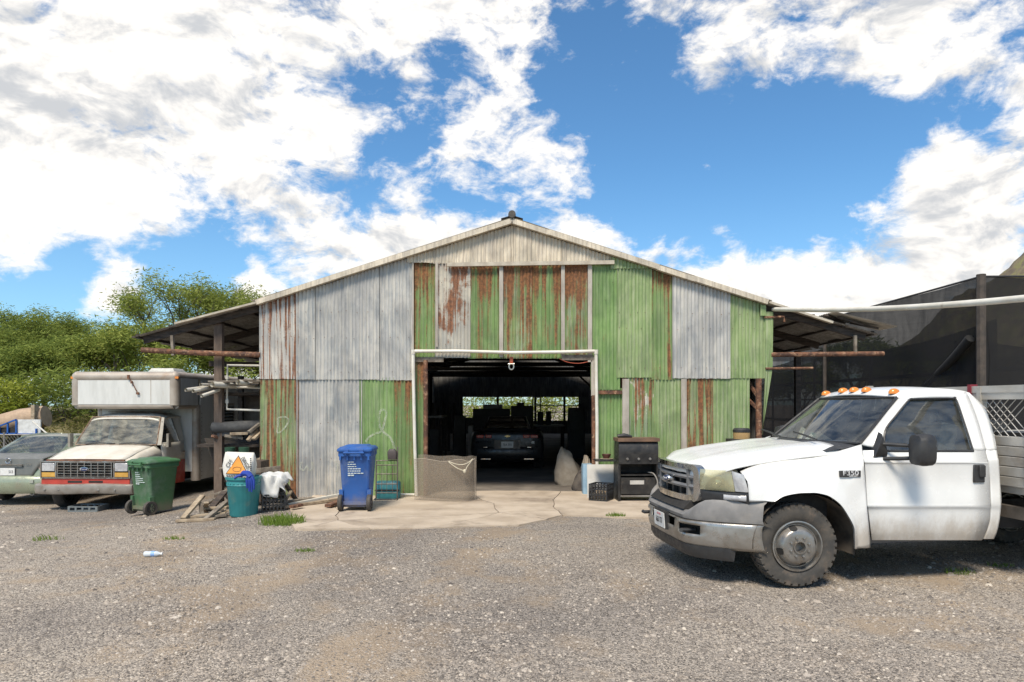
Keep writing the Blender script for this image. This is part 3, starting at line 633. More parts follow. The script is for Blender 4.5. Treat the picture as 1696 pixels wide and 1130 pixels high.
def side_glass():
    A = interp([(*P(x, y, w), w) for x, y, w in ((1466, 746, .945), (1467, 714, .88), (1487, 686, .81), (1506, 662, .75))], 10)
    B = interp([(*P(x, y, w), w) for x, y, w in ((1611, 746, .945), (1602, 715, .88), (1592, 686, .81), (1582, 660, .75))], 10)
    return MB().grid(lambda i, j: (A[i][0] + (B[i][0] - A[i][0]) * j / 4, -(A[i][2] - .012), A[i][1] + (B[i][1] - A[i][1]) * j / 4), range(10), range(5))
both('side_window', GLASS, side_glass, 60)
# roof
rf = [P(1486, 659, .70), P(1502, 650, .70), P(1540, 645.5, .70), P(1580, 646, .70), P(1601, 650, .70), P(1607, 655, .70)]
rfi = interp(rf, 24)
tp('roof', WHITE, MB().grid(lambda i, j: (rfi[i][0] - .06 * (1 - (j / 8 - 1) ** 2) * (1 - i / 23), -.705 + 1.41 * j / 16, rfi[i][1] + .04 * (1 - (j / 8 - 1) ** 2) + .004), range(24), range(17)), ang=60, solid=.02)
cb = interp([P(1607, 652, .70), P(1631, 676, .76), P(1645, 716, .86), P(1651, 746, .94), P(1656.5, 800, .98), P(1658, 840, .99), P(1646, 893, .93)], 20); cw = interp([(.70,), (.76,), (.86,), (.94,), (.98,), (.99,), (.93,)], 20)
tp('cab_back', WHITE, MB().grid(lambda i, j: (cb[i][0], cw[i][0] * (j / 4 - 1), cb[i][1]), range(20), range(9)), ang=60)
tp('cab_floor', DARK, MB().bb((.62, -.9, .44), (2.0, .9, .5)))
for sy in (-1, 1): tp('sill', BLACK, MB().bb((.62, sy * .90 - .03, .40), (1.95, sy * .90 + .03, .47)))
# windshield, cowl, hood
wb = P(1427, 736, .86); wt = P(1488, 659, .70)
tp('windshield', GLASS, MB().grid(lambda i, j: (wb[0] + (wt[0] - wb[0]) * i / 8 - (.17 - .07 * i / 8) * (1 - (j / 8 - 1) ** 2), (.845 + (.69 - .845) * i / 8) * (j / 8 - 1), wb[1] + (wt[1] - wb[1]) * i / 8 + .0), range(9), range(17)), ang=60)
for i_, nm in ((0, 'windshield_seal'), (8, 'windshield_seal')):
    tp(nm, BLACK, MB().tube([(wb[0] + (wt[0] - wb[0]) * i_ / 8 - (.175 - .07 * i_ / 8) * (1 - (j / 8 - 1) ** 2), (.845 + (.69 - .845) * i_ / 8) * (j / 8 - 1), wb[1] + (wt[1] - wb[1]) * i_ / 8 + .004) for j in range(17)], .014, 6))
for sy in (-1, 1): tp('windshield_seal', BLACK, MB().tube([(wb[0] - .012, sy * .848, wb[1]), (wt[0] - .012, sy * .692, wt[1])], .017, 6))
hs = [(-.90, .97), (-.885, 1.06), (-.85, 1.125), (-.78, 1.165), (-.6, 1.215), (-.35, 1.262), (0, 1.308), (.25, 1.335), (.54, 1.352)]
hsi = interp(hs, 30)
def hoodw(s_): return .648 + .215 * sm((s_ + .9) / .34) + .03 * sm((s_ + .4) / .9)
def hood(i, j):
    s_, z_ = hsi[i]; u = j / 10 - 1; c = abs(u); w = hoodw(s_)
    fr = sm((-.55 - s_) / .35)
    return (s_ + .10 * fr * c ** 2.2, u * w, z_ - .055 * c ** 2.6 - .034 * c ** 8 + .016 * sm((c - .3) / .2) * (1 - sm((c - .82) / .18)) - .05 * fr * c ** 3)
tp('hood', WHITE, MB().grid(hood, range(3, 30), range(21)), ang=60, solid=.012)
tp('cowl', BLACK, MB().grid(lambda i, j: (.36 + .34 * i / 4 - .13 * (1 - (j / 8 - 1) ** 2), .86 * (j / 8 - 1), 1.315 + .05 * i / 4 - .03 * (j / 8 - 1) ** 4), range(5), range(17)), ang=60)
for sy in (-.62, .1): tp('wiper', BLACK, MB().tube([(.40, sy, 1.385), (.44, sy + .3, 1.42), (.47, sy + .55, 1.44)], .010, 6))
tp('engine_bay', DARK, MB().bb((-.45, -.80, .50), (.4, -.46, 1.0)).bb((-.70, -.44, .50), (.4, .44, 1.1)).bb((-.45, .46, .5), (.4, .80, 1.0)))
# grille
gx = -.90
def gs(y): return gx + .10 * (abs(y) / .6) ** 2.2
def frame_ring(o, i_, d0, d1):
    mb = MB()
    def ring(hw, z0, z1, rr_, d_):
        pts = []
        for cx, cz, a0 in ((hw - rr_, z1 - rr_, 0), (-hw + rr_, z1 - rr_, 90), (-hw + rr_, z0 + rr_, 180), (hw - rr_, z0 + rr_, 270)):
            for k in range(6):
                a = R(a0 + 18 * k); y_ = cx + rr_ * math.cos(a); pts.append((gs(y_) + d_, y_, cz + rr_ * math.sin(a)))
        # straight runs need points of their own so that the frame follows the curved nose
        out = []
        for k, p in enumerate(pts):
            out.append(p); q = pts[(k + 1) % len(pts)]
            if abs(q[1] - p[1]) > .3:
                for f in (.2, .4, .6, .8): y_ = p[1] + (q[1] - p[1]) * f; out.append((gs(y_) + d_, y_, p[2] + (q[2] - p[2]) * f))
        return out
    mb.loft([ring(*o, d1), ring(*o, d0), ring(*i_, d0), ring(*i_, d1)], True, False); return mb
tp('grille_frame', CHROME, frame_ring((.60, .765, 1.135, .09), (.525, .825, 1.085, .05), -.025, .05))
for z_ in (.912, 1.003): tp('grille_bar', GRILLEM, MB().loft([[(gs(y_) + a_, y_, z_ + b_) for a_, b_ in ((.0, -.021), (-.012, 0), (.0, .021), (.05, .015), (.05, -.015))] for y_ in (-.53, -.35, -.18, 0, .18, .35, .53)]))
for y_ in (-.40, .40): tp('grille_divider', GRILLEM, MB().bb((gs(y_) - .008, y_ - .022, .82), (gs(y_) + .05, y_ + .022, 1.09)))
for y_ in (-.2, 0, .2): tp('grille_post', BLACK, MB().bb((gs(y_) + .03, y_ - .022, .82), (gs(y_) + .07, y_ + .022, 1.09)))
for sy in (-1, 1): tp('grille_end_panel', GRILLEM, MB().bb((gs(.47) + .012, sy * .47 - .052, .825), (gs(.47) + .03, sy * .47 + .052, 1.085)))
tp('grille_back', DARK, MB().grid(lambda i, j: (gs(-.58 + 1.16 * i / 10) + .075, -.58 + 1.16 * i / 10, .78 + .34 * j), range(11), range(2)))
em = tp('emblem', CHROME, MB().lathe([(0, -.05), (.052, -.048), (.06, -.03), (.06, .03)], 28, (gx, 0, .957), 'X'))
tp('emblem_oval', pm('navy enamel', (.02, .035, .10), (.03, .045, .12), .3), MB().lathe([(0, -.056), (.040, -.053), (.046, -.047)], 28, (gx, 0, .957), 'X'), em)
em.scale = (1, 1.25, .72); em.location = (0, 0, .957 * .28)
text_part('emblem_lettering', 'Ford', .045, pm('silver', (.7, .7, .7)), em, Matrix.Translation((gx - .057, 0, .957)) @ Matrix.Rotation(R(-90), 4, 'Z') @ FACE_CAM)
# headlights
def patch(c4, n=8, bul=.03):
    (a_, b_, c_, d_) = [Vector(p) for p in c4]
    def fn(i, j):
        u, v = i / n, j / n; p = (a_ * (1 - u) + b_ * u) * (1 - v) + (d_ * (1 - u) + c_ * u) * v
        return tuple(p + Vector((-.7, -.7, 0)) * bul * (1 - (2 * u - 1) ** 2) * (1 - .6 * (2 * v - 1) ** 4))
    return MB().grid(fn, range(n + 1), range(n + 1))
def lamp_assembly(sy):
    flip = lambda mb: (setattr(mb, 'v', [(x, y * sy, z) for x, y, z in mb.v]), mb)[1]
    A0, A1 = (-.815, -.605, 1.105), (-.60, -.835, 1.105); B0, B1 = (-.815, -.605, .905), (-.575, -.865, .905)
    h = tp('headlight', LENS, flip(patch((B0, B1, A1, A0), 10, .035)), ang=60)
    sh = lambda p: (p[0] + .075, p[1] + .03, p[2])
    tp('housing', pm('lamp housing', (.62, .58, .44), (.46, .43, .33), .35, .3, 9), flip(patch((sh(B0), sh(B1), sh(A1), sh(A0)), 6, .0)), h)
    for dy_, r_ in ((.02, .07),): tp('reflector', pm('lamp reflector', (.75, .72, .6), (.6, .57, .46), .12, .9), flip(MB().lathe([(.001, .05), (r_ * .5, .035), (r_ * .85, .01), (r_, -.012)], 18, (-.665, -.725, 1.005), 'X')), h)
    tp('turn_lens', LENSC, flip(patch(((-.572, -.868, .91), (-.475, -.945, .91), (-.515, -.925, 1.075), (-.598, -.838, 1.105)), 6, .02)), h, 60)
    lo = tp('lower_lamp', BLACK, flip(patch(((-.80, -.605, .80), (-.47, -.95, .80), (-.475, -.945, .90), (-.81, -.605, .90)), 6, .02)), ang=60)
    tp('signal_lens', LENSC, flip(patch(((-.66, -.80, .825), (-.50, -.945, .825), (-.50, -.945, .875), (-.66, -.80, .875)), 4, .035)), lo, 60)
for sy in (1, -1): lamp_assembly(sy)
tp('nose_panel', BLACK, MB().grid(lambda i, j: (-.66 + .20 * (abs(j / 8 - 1)) ** 2.4 * 1.0, .80 * (j / 8 - 1), .76 + .36 * i), range(2), range(17)))
# bumper: pad, chrome, valance
def bs(y, off=0.0): return -.985 + .06 * abs(y) ** 2 + .50 * max(0, abs(y) - .50) ** 1.8 / .29 * 1.13 + off
by = [-1.0 + 2.0 * i / 40 for i in range(41)]
def padz(y): return .82 - .13 * sm((.74 - abs(y)) / .22)
prof = lambda y: [(.20, padz(y) - .01), (.045, padz(y)), (.012, padz(y) - .03), (0, .645), (.012, .612), (.10, .606)]
tp('bumper_pad', PAD, MB().loft([[(bs(y) + a_, y, z_) for a_, z_ in prof(y)] for y in by], False, False), ang=50)
hz = [.605, .59, .56, .50, .47, .44, .38, .345]
hx = [.02, .0, -.004, -.006, -.004, 0, .014, .05]
def holes(i, j):
    y = (by[i] + by[i + 1]) / 2
    return (.46 < abs(y) < .68 and 2 <= j <= 3) or (abs(y) < .36 and 1 <= j <= 2)
tp('bumper_bar', pm('dull bumper chrome', (.42, .40, .37), (.34, .32, .29), .36, .75, 4, dirt=(.27, .24, .20), dirt_amt=(.45, .8), dscale=5), MB().grid(lambda i, j: (bs(by[i]) + hx[j], by[i], hz[j]), range(41), range(8), holes), ang=60, solid=.012)
tp('bumper_cavity', DARK, MB().grid(lambda i, j: (bs(by[i]) + .11, by[i] * .97, .36 + .25 * j), range(2, 39), range(2)))
tp('intake', DARK, MB().loft([[(bs(y) + .02 + .16 * a_, y, padz(y) + .035 * a_ * 0 + .005 + .075 * b_) for a_, b_ in ((0, 0), (1, 0), (1, 1.2), (.6, 1.2))] for y in [-.5 + .1 * i for i in range(11)]], True, True))
tp('valance', BLACK, MB().loft([[(bs(y) + a_, y, z_) for a_, z_ in ((.03, .36), (.03, .30), (.07, .235), (.09, .36))] for y in by[3:38]]))
for sy in (-1, 1): tp('tow_hook', BLACK, MB().tube([(bs(.57) + .1, sy * .57, .50), (bs(.57) - .05, sy * .57, .50), (bs(.57) - .06, sy * .60, .505)], .02, 8))
for sy in (-1, 1): tp('frame_rail', BLACK, MB().bb((-.85, sy * .42 - .04, .42), (6.0, sy * .42 + .04, .60)))
np_ = tp('licence_plate', PLATE, MB().box((-1.02, 0, .52), (.008, .31, .16), (0, R(-4), 0)))
text_part('plate_number', '163 TT', .088, INK, np_, Matrix.Translation((-1.026, 0, .51)) @ Matrix.Rotation(R(-90), 4, 'Z') @ FACE_CAM, sx=.72)
text_part('plate_state', 'HAWAII', .032, pm('plate red', (.5, .06, .08)), np_, Matrix.Translation((-1.027, 0, .575)) @ Matrix.Rotation(R(-90), 4, 'Z') @ FACE_CAM)
tp('plate_bracket', BLACK, MB().bb((-1.012, -.17, .43), (-.97, .17, .62)))
# badge, handle, roof lights, mirrors
bd = P(1408, 785, 1.0); ba = tp('badge', BLACK, MB().bb((bd[0] - .105, -1.007, bd[1] - .03), (bd[0] + .105, -.985, bd[1] + .03)))
text_part('badge_lettering', 'F350', .062, pm('silver', (.7, .7, .7)), ba, Matrix.Translation((bd[0], -1.009, bd[1] + .006)) @ FACE_CAM, .003, 1.35)
text_part('badge_script', 'SUPER DUTY', .016, pm('silver', (.7, .7, .7)), ba, Matrix.Translation((bd[0] + .03, -1.009, bd[1] - .022)) @ FACE_CAM, .003, 1.0)
for d_, sy in zip(doors, (-1, 1)):
    hp = P(1622, 784.5, 1.0); f_ = -1 if d_ is doors[0] else 1
    h = tp('door_handle', BLACK, MB().bb((hp[0] - .06, f_ * .975, hp[1] - .088), (hp[0] + .06, f_ * 1.004, hp[1] + .088)), d_); bevel(h, .008)
    bevel(tp('door_handle', BLACK, MB().bb((hp[0] - .01, f_ * .98, hp[1] - .035), (hp[0] + .055, f_ * 1.022, hp[1] + .08)), d_), .008)
for i, px_ in enumerate((1375, 1399, 1418, 1438, 1479)):
    y_ = (.60, .21, 0, -.21, -.60)[i]
    mk = MB(); mk.m = Matrix.Translation((rfi[3][0] - .055 * (1 - (y_ / .7) ** 2), y_, rfi[3][1] + .04 * (1 - (y_ / .7) ** 2) + .012)) @ Matrix.Diagonal((.95, .62, .8, 1))
    mk.lathe([(.062, -.02), (.06, .008), (.045, .034), (.02, .046), (0.0001, .048)], 14); tp('roof_marker_light', AMBER, mk)
def mirror():
    mb = MB(); b0 = P(1456, 745, .97); b1 = P(1523, 737, 1.2)
    s0, z0 = b0
    mb.loft([[(s0 + a_ * k, -l, z0 + c_ * k2) for a_, c_ in ((-.085, -.09), (.08, -.07), (.09, -.02), (.05, .10), (.02, .17), (-.02, .06))] for l, k, k2 in ((.93, 1, 1), (.985, .9, .9), (1.0, .7, .7))])
    for dz in (.055, -.085): mb.tube([(s0 + .03, -.99, z0 + dz), (s0 + .14, -1.10, z0 + dz * .9), (s0 + .20, -1.17, z0 + dz * .8)], .019, 8)
    secs = []
    for ds, k in ((-.10, .5), (-.075, .86), (0, .95), (.06, .92), (.08, .85)):
        q = []
        for a in range(16):
            an = 2 * math.pi * a / 16; ca, sa = math.cos(an), math.sin(an)
            q.append((s0 + .235 + ds, -(1.25 + .10 * k * math.copysign(abs(ca) ** .55, ca)), z0 + .015 + .16 * k * math.copysign(abs(sa) ** .55, sa)))
        secs.append(q)
    mb.loft(secs); return mb
both('wing_mirror', BLACK, mirror, 50)
# inside the cab
tp('dashboard', pm('grey dash', (.10, .10, .095), (.14, .135, .125), .8), MB().bb((.60, -.78, .95), (.92, .78, 1.27)))
tp('steering_wheel', BLACK, (lambda mb: mb.tube([(1.02 + .05 * math.sin(a), -.40 + .19 * math.cos(a), 1.24 + .17 * math.sin(a)) for a in [2 * math.pi * k / 24 for k in range(25)]], .016, 6).tube([(.85, -.40, 1.12), (1.02, -.40, 1.24)], .03, 8))(MB()))
tp('bench_seat', SEATM, MB().bb((1.15, -.75, .70), (1.65, .75, .95)).box((1.70, 0, 1.20), (.18, 1.5, .70), (0, R(10), 0)))
for sy in (-1, 1): tp('head_rest', SEATM, MB().box((1.74, sy * .42, 1.57), (.10, .26, .16)))
# wheels
def lug_tyre(rad=.40, w=.25, rim_r=.235):
    mb = MB(); h = w / 2
    mb.lathe([(rim_r, -h * .78), (rim_r + .03, -h * .95), (rad * .80, -h * 1.03), (rad * .90, -h * .98), (rad - .03, -h * .86), (rad - .014, -h * .6), (rad - .014, h * .6), (rad - .03, h * .86), (rad * .90, h * .98), (rad * .8, h * 1.03), (rim_r + .03, h * .95), (rim_r, h * .78)], 64, axis='Y')
    rd = random.Random(2)
    for k in range(34):
        a = 2 * math.pi * k / 34
        for row, (y0, y1, r0, r1, da) in enumerate(((-h * 1.0, -h * .50, rad - .055, rad, 0), (-h * .44, -h * .02, rad - .02, rad + .001, .5), (h * .02, h * .44, rad - .02, rad + .001, 0.1), (h * .50, h * 1.0, rad - .055, rad, .6))):
            aw = (.062 if row in (0, 3) else .070) * (1 if (k + row) % 2 else .82); a_ = a + da * 2 * math.pi / 34; sk = .035 * (1 if row % 2 else -1)
            vs = []
            for yy, rs, sgn in ((y0, r0, -1), (y1, r1, 1)):
                for aa in (-aw, aw):
                    an = a_ + aa + sgn * sk
                    edge_ = (yy == y0 and row == 0) or (yy == y1 and row == 3)
                    for rr_ in (rad - .075 if row in (0, 3) and edge_ else rad - .03, rad - (.022 if edge_ else 0)): vs.append((rr_ * math.cos(an), yy, rr_ * math.sin(an)))
            if row == 3:                                   # outer edge is the second pair
                pass
            mb.add(vs, [(0, 1, 3, 2), (4, 6, 7, 5), (1, 5, 7, 3), (0, 2, 6, 4), (0, 4, 5, 1), (2, 3, 7, 6)])
    return mb
RIM = pm('dull grey wheel', (.33, .315, .29), (.26, .245, .225), .38, .75, 5, dirt=(.22, .18, .14), dirt_amt=(.5, .8), dscale=5)
def wheel(name, loc, steer=0, dish=1, parent=truck, rad=.40, w=.25, lug=True, rimm=None):
    o = bpy.data.objects.new(name, None); COL.objects.link(o); o.parent = parent; o.location = loc; o.rotation_euler = (0, 0, steer)
    if lug: lug_tyre(rad, w).build('tyre', RUBBER, o, ang=30)
    else:
        h = w / 2; ri = rad * .62
        MB().lathe([(ri, -h * .8), (ri + .03, -h), (rad * .9, -h * 1.03), (rad * .98, -h * .8), (rad, -h * .4), (rad, h * .4), (rad * .98, h * .8), (rad * .9, h * 1.03), (ri + .03, h), (ri, h * .8)], 40, axis='Y').build('tyre', RUBBER, o)
    k = -w / 2 * dish
    if lug:
        r = MB(); r.lathe([(.236, k * .80), (.240, k * 1.0), (.228, k * 1.02), (.215, k * .86), (.205, k * .70), (.198, k * .70), (.190, k * .78), (.165, k * 1.22), (.150, k * 1.30), (.118, k * 1.34), (.064, k * 1.34), (.062, k * 1.46), (.05, k * 1.46), (.048, k * .8), (0.001, k * .8)], 40, axis='Y')
        ro = r.build('rim', RIM, o, ang=40)
        for a in range(8): MB().lathe([(0.0001, k * 1.50), (.011, k * 1.48), (.014, k * 1.42), (.014, k * 1.32)], 6, (.092 * math.cos(a * math.pi / 4 + .35), 0, .092 * math.sin(a * math.pi / 4 + .35)), 'Y').build('wheel_nut', RIM, ro)
        for a in (105, 195, 15, 285):
            an = R(a); hm = MB(); q = []
            for b_ in range(12):
                bb_ = 2 * math.pi * b_ / 12; tx, rz_ = .034 * math.copysign(abs(math.cos(bb_)) ** .6, math.cos(bb_)), .017 * math.copysign(abs(math.sin(bb_)) ** .6, math.sin(bb_))
                rr_ = .178 + rz_; q.append((rr_ * math.cos(an) - tx * math.sin(an), k * (1.0 - (rr_ - .178) / .025 * .44) - .0 + math.copysign(.004, k), rr_ * math.sin(an) + tx * math.cos(an)))
            hm.add(q, [tuple(range(12))]); hm.build('wheel_hole', DARK, ro)
    else:
        ri = rad * .62; MB().lathe([(ri + .005, k * .8), (ri, k * .98), (ri * .93, k * .7), (ri * .8, k * .45), (ri * .45, k * .75), (ri * .2, k * .8), (.001, k * .8)], 28, axis='Y').build('rim', rimm or RIM, o)
    return o
wheel('wheel', (0, -.865, .40), R(-5)); wheel('wheel', (0, .865, .40), R(-5), -1)
for sy in (-1, 1):
    wheel('wheel', (3.72, sy * 1.03, .40), 0, 1 if sy < 0 else -1, lug=True); wheel('wheel', (3.72, sy * .72, .40), 0, -1 if sy < 0 else 1, lug=True)
tp('axle', BLACK, MB().tube([(3.72, -1.0, .40), (3.72, 1.0, .40)], .06, 10).lathe([(.0001, -.17), (.15, -.12), (.17, 0), (.15, .12), (.0001, .17)], 14, (3.72, 0, .40), 'Y'))
tp('front_axle', BLACK, MB().tube([(0, -.8, .38), (0, .8, .38)], .05, 8))
tp('exhaust', STEEL, MB().tube([(.5, .35, .38), (1.6, .4, .36), (2.6, .4, .42)], .04, 8))
# flatbed: headboard of aluminium slats with expanded mesh, deck and side rails
ALU = pm('dirty aluminium', (.50, .48, .44), (.42, .39, .34), .45, .35, 3, dirt=(.27, .21, .15), dirt_amt=(.5, .8), dscale=2.5)
hb, hw, zd = 2.22, 1.21, .93
for k, z_ in enumerate((.93, 1.03, 1.13, 1.23, 1.33)): bevel(tp('headboard_slat', ALU, MB().bb((hb, -hw, z_), (hb + .03, hw, z_ + .094))), .006)
tp('headboard_top_rail', ALU, MB().bb((hb - .02, -hw, 1.86), (hb + .04, hw, 1.93))); tp('headboard_top_rail', ALU, MB().bb((hb - .012, -hw, 1.79), (hb + .03, hw, 1.857)))
for y_ in (-1.20, -.62, .62, 1.20): tp('headboard_post', ALU, MB().bb((hb - .03, y_ - .025, .9), (hb + .05, y_ + .025, 1.98 if abs(y_) > 1 else 1.92)))
mm = MB(); zz0, zz1 = 1.425, 1.79
for k in range(-9, 34):                                 # diamond mesh wires
    for sgn in (1, -1):
        pts = []
        for f in range(9):
            y_ = -hw + k * .085 + (f * .047 if sgn > 0 else (8 - f) * .047); pts.append((hb + .005 + .004 * (sgn > 0), y_, zz0 + (zz1 - zz0) * f / 8))
        if all(-hw <= p[1] <= hw for p in pts): mm.tube(pts, .005, 4, False)
tp('headboard_mesh', ALU, mm)
tp('deck', ALU, MB().bb((hb + .03, -1.21, .86), (6.0, 1.21, .925))); 
for sy in (-1, 1):
    tp('deck_edge', pm('bed steel', (.10, .085, .07), (.06, .05, .04), .8), MB().bb((hb, sy * 1.19 - .02, .74), (6.0, sy * 1.19 + .02, .858)))
    for z_ in (1.0, 1.14, 1.28): tp('side_board', ALU, MB().bb((hb + .05, sy * 1.19 - .015, z_), (5.95, sy * 1.19 + .015, z_ + .12)))
    tp('top_rail', ALU, MB().bb((hb + .05, sy * 1.19 - .02, 1.84), (5.95, sy * 1.19 + .02, 1.92)))
    for x_ in (3.3, 4.6, 5.9): tp('stake', ALU, MB().bb((x_, sy * 1.19 - .03, .9), (x_ + .05, sy * 1.19 + .03, 1.92)))
tp('crossmember', pm('bed steel', (.10, .085, .07)), MB().bb((hb, -1.15, .62), (hb + .08, 1.15, .738)))
tp('mud_flap', BLACK, MB().bb((3.1, .62, .3), (3.12, 1.15, .8))); tp('mud_flap', BLACK, MB().bb((3.1, -1.15, .3), (3.12, -.62, .8)))
tp('load_bin', BLACK, MB().box((2.75, -.55, 1.2), (.4, .5, .5))); tp('load_bin', BLACK, MB().box((2.8, .3, 1.25), (.5, .7, .6)))
tp('ratchet_strap', pm('dark red strap', (.2, .02, .03)), MB().bb((hb - .035, -.52, 1.78), (hb + .05, -.48, 1.95)))
# ============================================================ old box van
VX, VY = -8.81, 14.1; VZ = -.50
van = thing('box_van', 'old white and red van with a box body reaching over its cab', 'van', (VX, VY, VZ), R(-2))
def vp(name, matl, mb, parent=None, ang=35, **k): return mb.build(name, matl, parent or van, ang=ang, **k)
VWHITE = pm('chalky white paint', (.66, .63, .56), (.58, .54, .46), .5, 0, 3, dirt=(.36, .22, .12), dirt_amt=(.60, .80), dscale=2.2)
VRED = pm('faded red paint', (.46, .055, .035), (.36, .045, .03), .5, 0, 4, dirt=(.25, .10, .06), dirt_amt=(.6, .8))
BOXW = pm('box white panel', (.62, .62, .59), (.54, .54, .51), .5, 0, 2, stretch=(3, 3, .6), dirt=(.40, .31, .22), dirt_amt=(.60, .82), dscale=2)
BOXA = pm('box aluminium edge', (.44, .39, .33), (.34, .29, .24), .5, .2, 2.5, dirt=(.28, .17, .10), dirt_amt=(.52, .76), dscale=1.6)
# local axes: x lateral (right in the photo +), y back, z up from the ground
def mirx(name, matl, fn, ang=35, parent=None, **k):
    out = []
    for sx in (1, -1):
        mb = fn(); mb.v = [(x * sx, y, z) for x, y, z in mb.v]; out.append(vp(name, matl, mb, parent, ang, **k))
    return out
# hood, sloping and crowned
vh = interp([(.03, 1.075, .93), (.0, 1.10, .94), (.12, 1.14, .95), (.45, 1.235, .97), (.95, 1.33, .985)], 16)
vp('hood', VWHITE, MB().grid(lambda i, j: ((j / 6 - 1) * (vh[i][2] - .14), vh[i][0] + .02 * (j / 6 - 1) ** 2, vh[i][1] - .03 * (j / 6 - 1) ** 4), range(16), range(13)), ang=60, solid=.02)
vp('hood_lip', pm('hood rust', (.20, .09, .05), (.10, .05, .03), .8), MB().bb((-.82, -.005, 1.045), (.82, .02, 1.085)))
def vfender():                                      # front wing with arch, then door, down the side
    mb = MB(); top = interp([(.02, 1.05), (.12, 1.10), (.45, 1.20), (.95, 1.29), (1.1, 1.30)], 25); arch = []
    def lower(y): 
        d_ = (y - .62) / .42
        return .55 if abs(d_) > 1 else .38 + .42 * math.sqrt(1 - d_ * d_)
    def fn(i, j):
        y, zt_ = top[i]; zb_ = max(.52, lower(y)) if abs(y - .62) < .42 else .50
        z = zb_ + (zt_ - zb_) * j / 8; x = .985 - .05 * sm((.25 - y) / .25) - (.13 * sm((z - zt_ + .13) / .13))
        return (x, y, z)
    mb.grid(fn, range(25), range(9)); return mb
mirx('front_wing', VWHITE, vfender, 60, solid=.01)
def vdoor(z0, z1):
    return lambda: MB().grid(lambda i, j: (.99 - .012 * (j == 0) - .02 * sm((z0 + (z1 - z0) * j / 4 - 1.0) / .4), 1.12 + .98 * i / 4, z0 + (z1 - z0) * j / 4), range(5), range(5))
mirx('door', VWHITE, vdoor(.935, 1.36), 60, solid=.02); mirx('door_lower', VRED, vdoor(.40, .93), 60, solid=.02)
mirx('door_handle', CHROME, lambda: MB().bb((.97, 1.92, 1.10), (1.01, 2.06, 1.13)))
mirx('side_stripe', VRED, lambda: MB().bb((.92, .06, .52), (.945, .2, .66)))
# cab top: pillars, roof, glass
A_ = lambda z: 1.02 + (z - 1.33) * .66
mirx('front_pillar', VWHITE, lambda: MB().loft([[(.94, A_(1.33) - .02, 1.32), (.99, A_(1.33) + .06, 1.32), (.93, A_(1.33) + .10, 1.32)], [(.78, A_(1.93) - .02, 1.93), (.84, A_(1.93) + .06, 1.93), (.78, A_(1.93) + .10, 1.93)]]))
mirx('rear_pillar', VWHITE, lambda: MB().loft([[(.97, 1.88, 1.34), (.97, 2.12, 1.34), (.91, 2.12, 1.34), (.91, 1.88, 1.34)], [(.82, 1.82, 1.95), (.82, 2.12, 1.95), (.76, 2.12, 1.95), (.76, 1.82, 1.95)]]))
vp('cab_roof', VWHITE, MB().grid(lambda i, j: ((j / 8 - 1) * .85, 1.36 + .1 * i / 1.0 - .05 * (1 - (j / 8 - 1) ** 2) * (i == 0), 1.91 + .11 * math.sin(min(1, i / 3) * math.pi / 2) - .09 * abs(j / 8 - 1) ** 5), range(9), range(17)), ang=60, solid=.03)
vp('windshield', GLASSD, MB().grid(lambda i, j: ((j / 6 - 1) * (.92 - .14 * i / 6), A_(1.33 + .6 * i / 6) - .05 * (1 - (j / 6 - 1) ** 2), 1.33 + .6 * i / 6), range(7), range(13)), ang=60)
vp('windshield_frame', pm('rusty seal', (.28, .22, .16), (.14, .08, .05), .8, 0, 9), MB().tube([((j / 6 - 1) * .92, A_(1.33) - .055 * (1 - (j / 6 - 1) ** 2), 1.325) for j in range(13)], .018, 6).tube([((j / 6 - 1) * .78, A_(1.93) - .055 * (1 - (j / 6 - 1) ** 2), 1.935) for j in range(13)], .018, 6).tube([(-.925, A_(1.33), 1.33), (-.785, A_(1.93), 1.93)], .018, 6).tube([(.925, A_(1.33), 1.33), (.785, A_(1.93), 1.93)], .018, 6))
mirx('side_window', GLASSD, lambda: MB().add([(.955, 1.18, 1.36), (.955, 1.88, 1.36), (.815, 1.82, 1.90), (.815, 1.50, 1.90)], [(0, 1, 2, 3)]))
mirx('window_trim', BLACK, lambda: MB().tube([(.958, 1.17, 1.36), (.958, 1.89, 1.36), (.818, 1.83, 1.91), (.818, 1.50, 1.91), (.958, 1.17, 1.36)], .014, 5))
for x_ in (-.55, .2): vp('wiper', BLACK, MB().tube([(x_ - .1, .96, 1.345), (x_ + .2, .95, 1.375), (x_ + .55, .98, 1.36)], .011, 5))
mirx('wing_mirror', pm('mirror shell', (.2, .18, .15), (.3, .27, .22), .5), lambda: MB().box((1.12, 1.15, 1.42), (.05, .12, .30)).tube([(.98, 1.15, 1.36), (1.12, 1.17, 1.36)], .012, 5))
vp('dashboard', DARK, MB().bb((-.85, 1.15, 1.0), (.85, 1.4, 1.31))); vp('steering_wheel', BLACK, MB().tube([(.4 + .2 * math.cos(a), 1.45, 1.35 + .18 * math.sin(a)) for a in [k * math.pi / 10 for k in range(21)]], .018, 6))
for x_ in (-.45, .45): vp('seat', pm('tan seat', (.22, .18, .13), (.15, .12, .09), .9), MB().bb((x_ - .27, 1.7, .7), (x_ + .27, 2.0, 1.0)).box((x_, 2.03, 1.33), (.50, .12, .70), (R(-8), 0, 0)))
vp('cab_floor', DARK, MB().bb((-.93, .9, .42), (.93, 2.15, .52)))
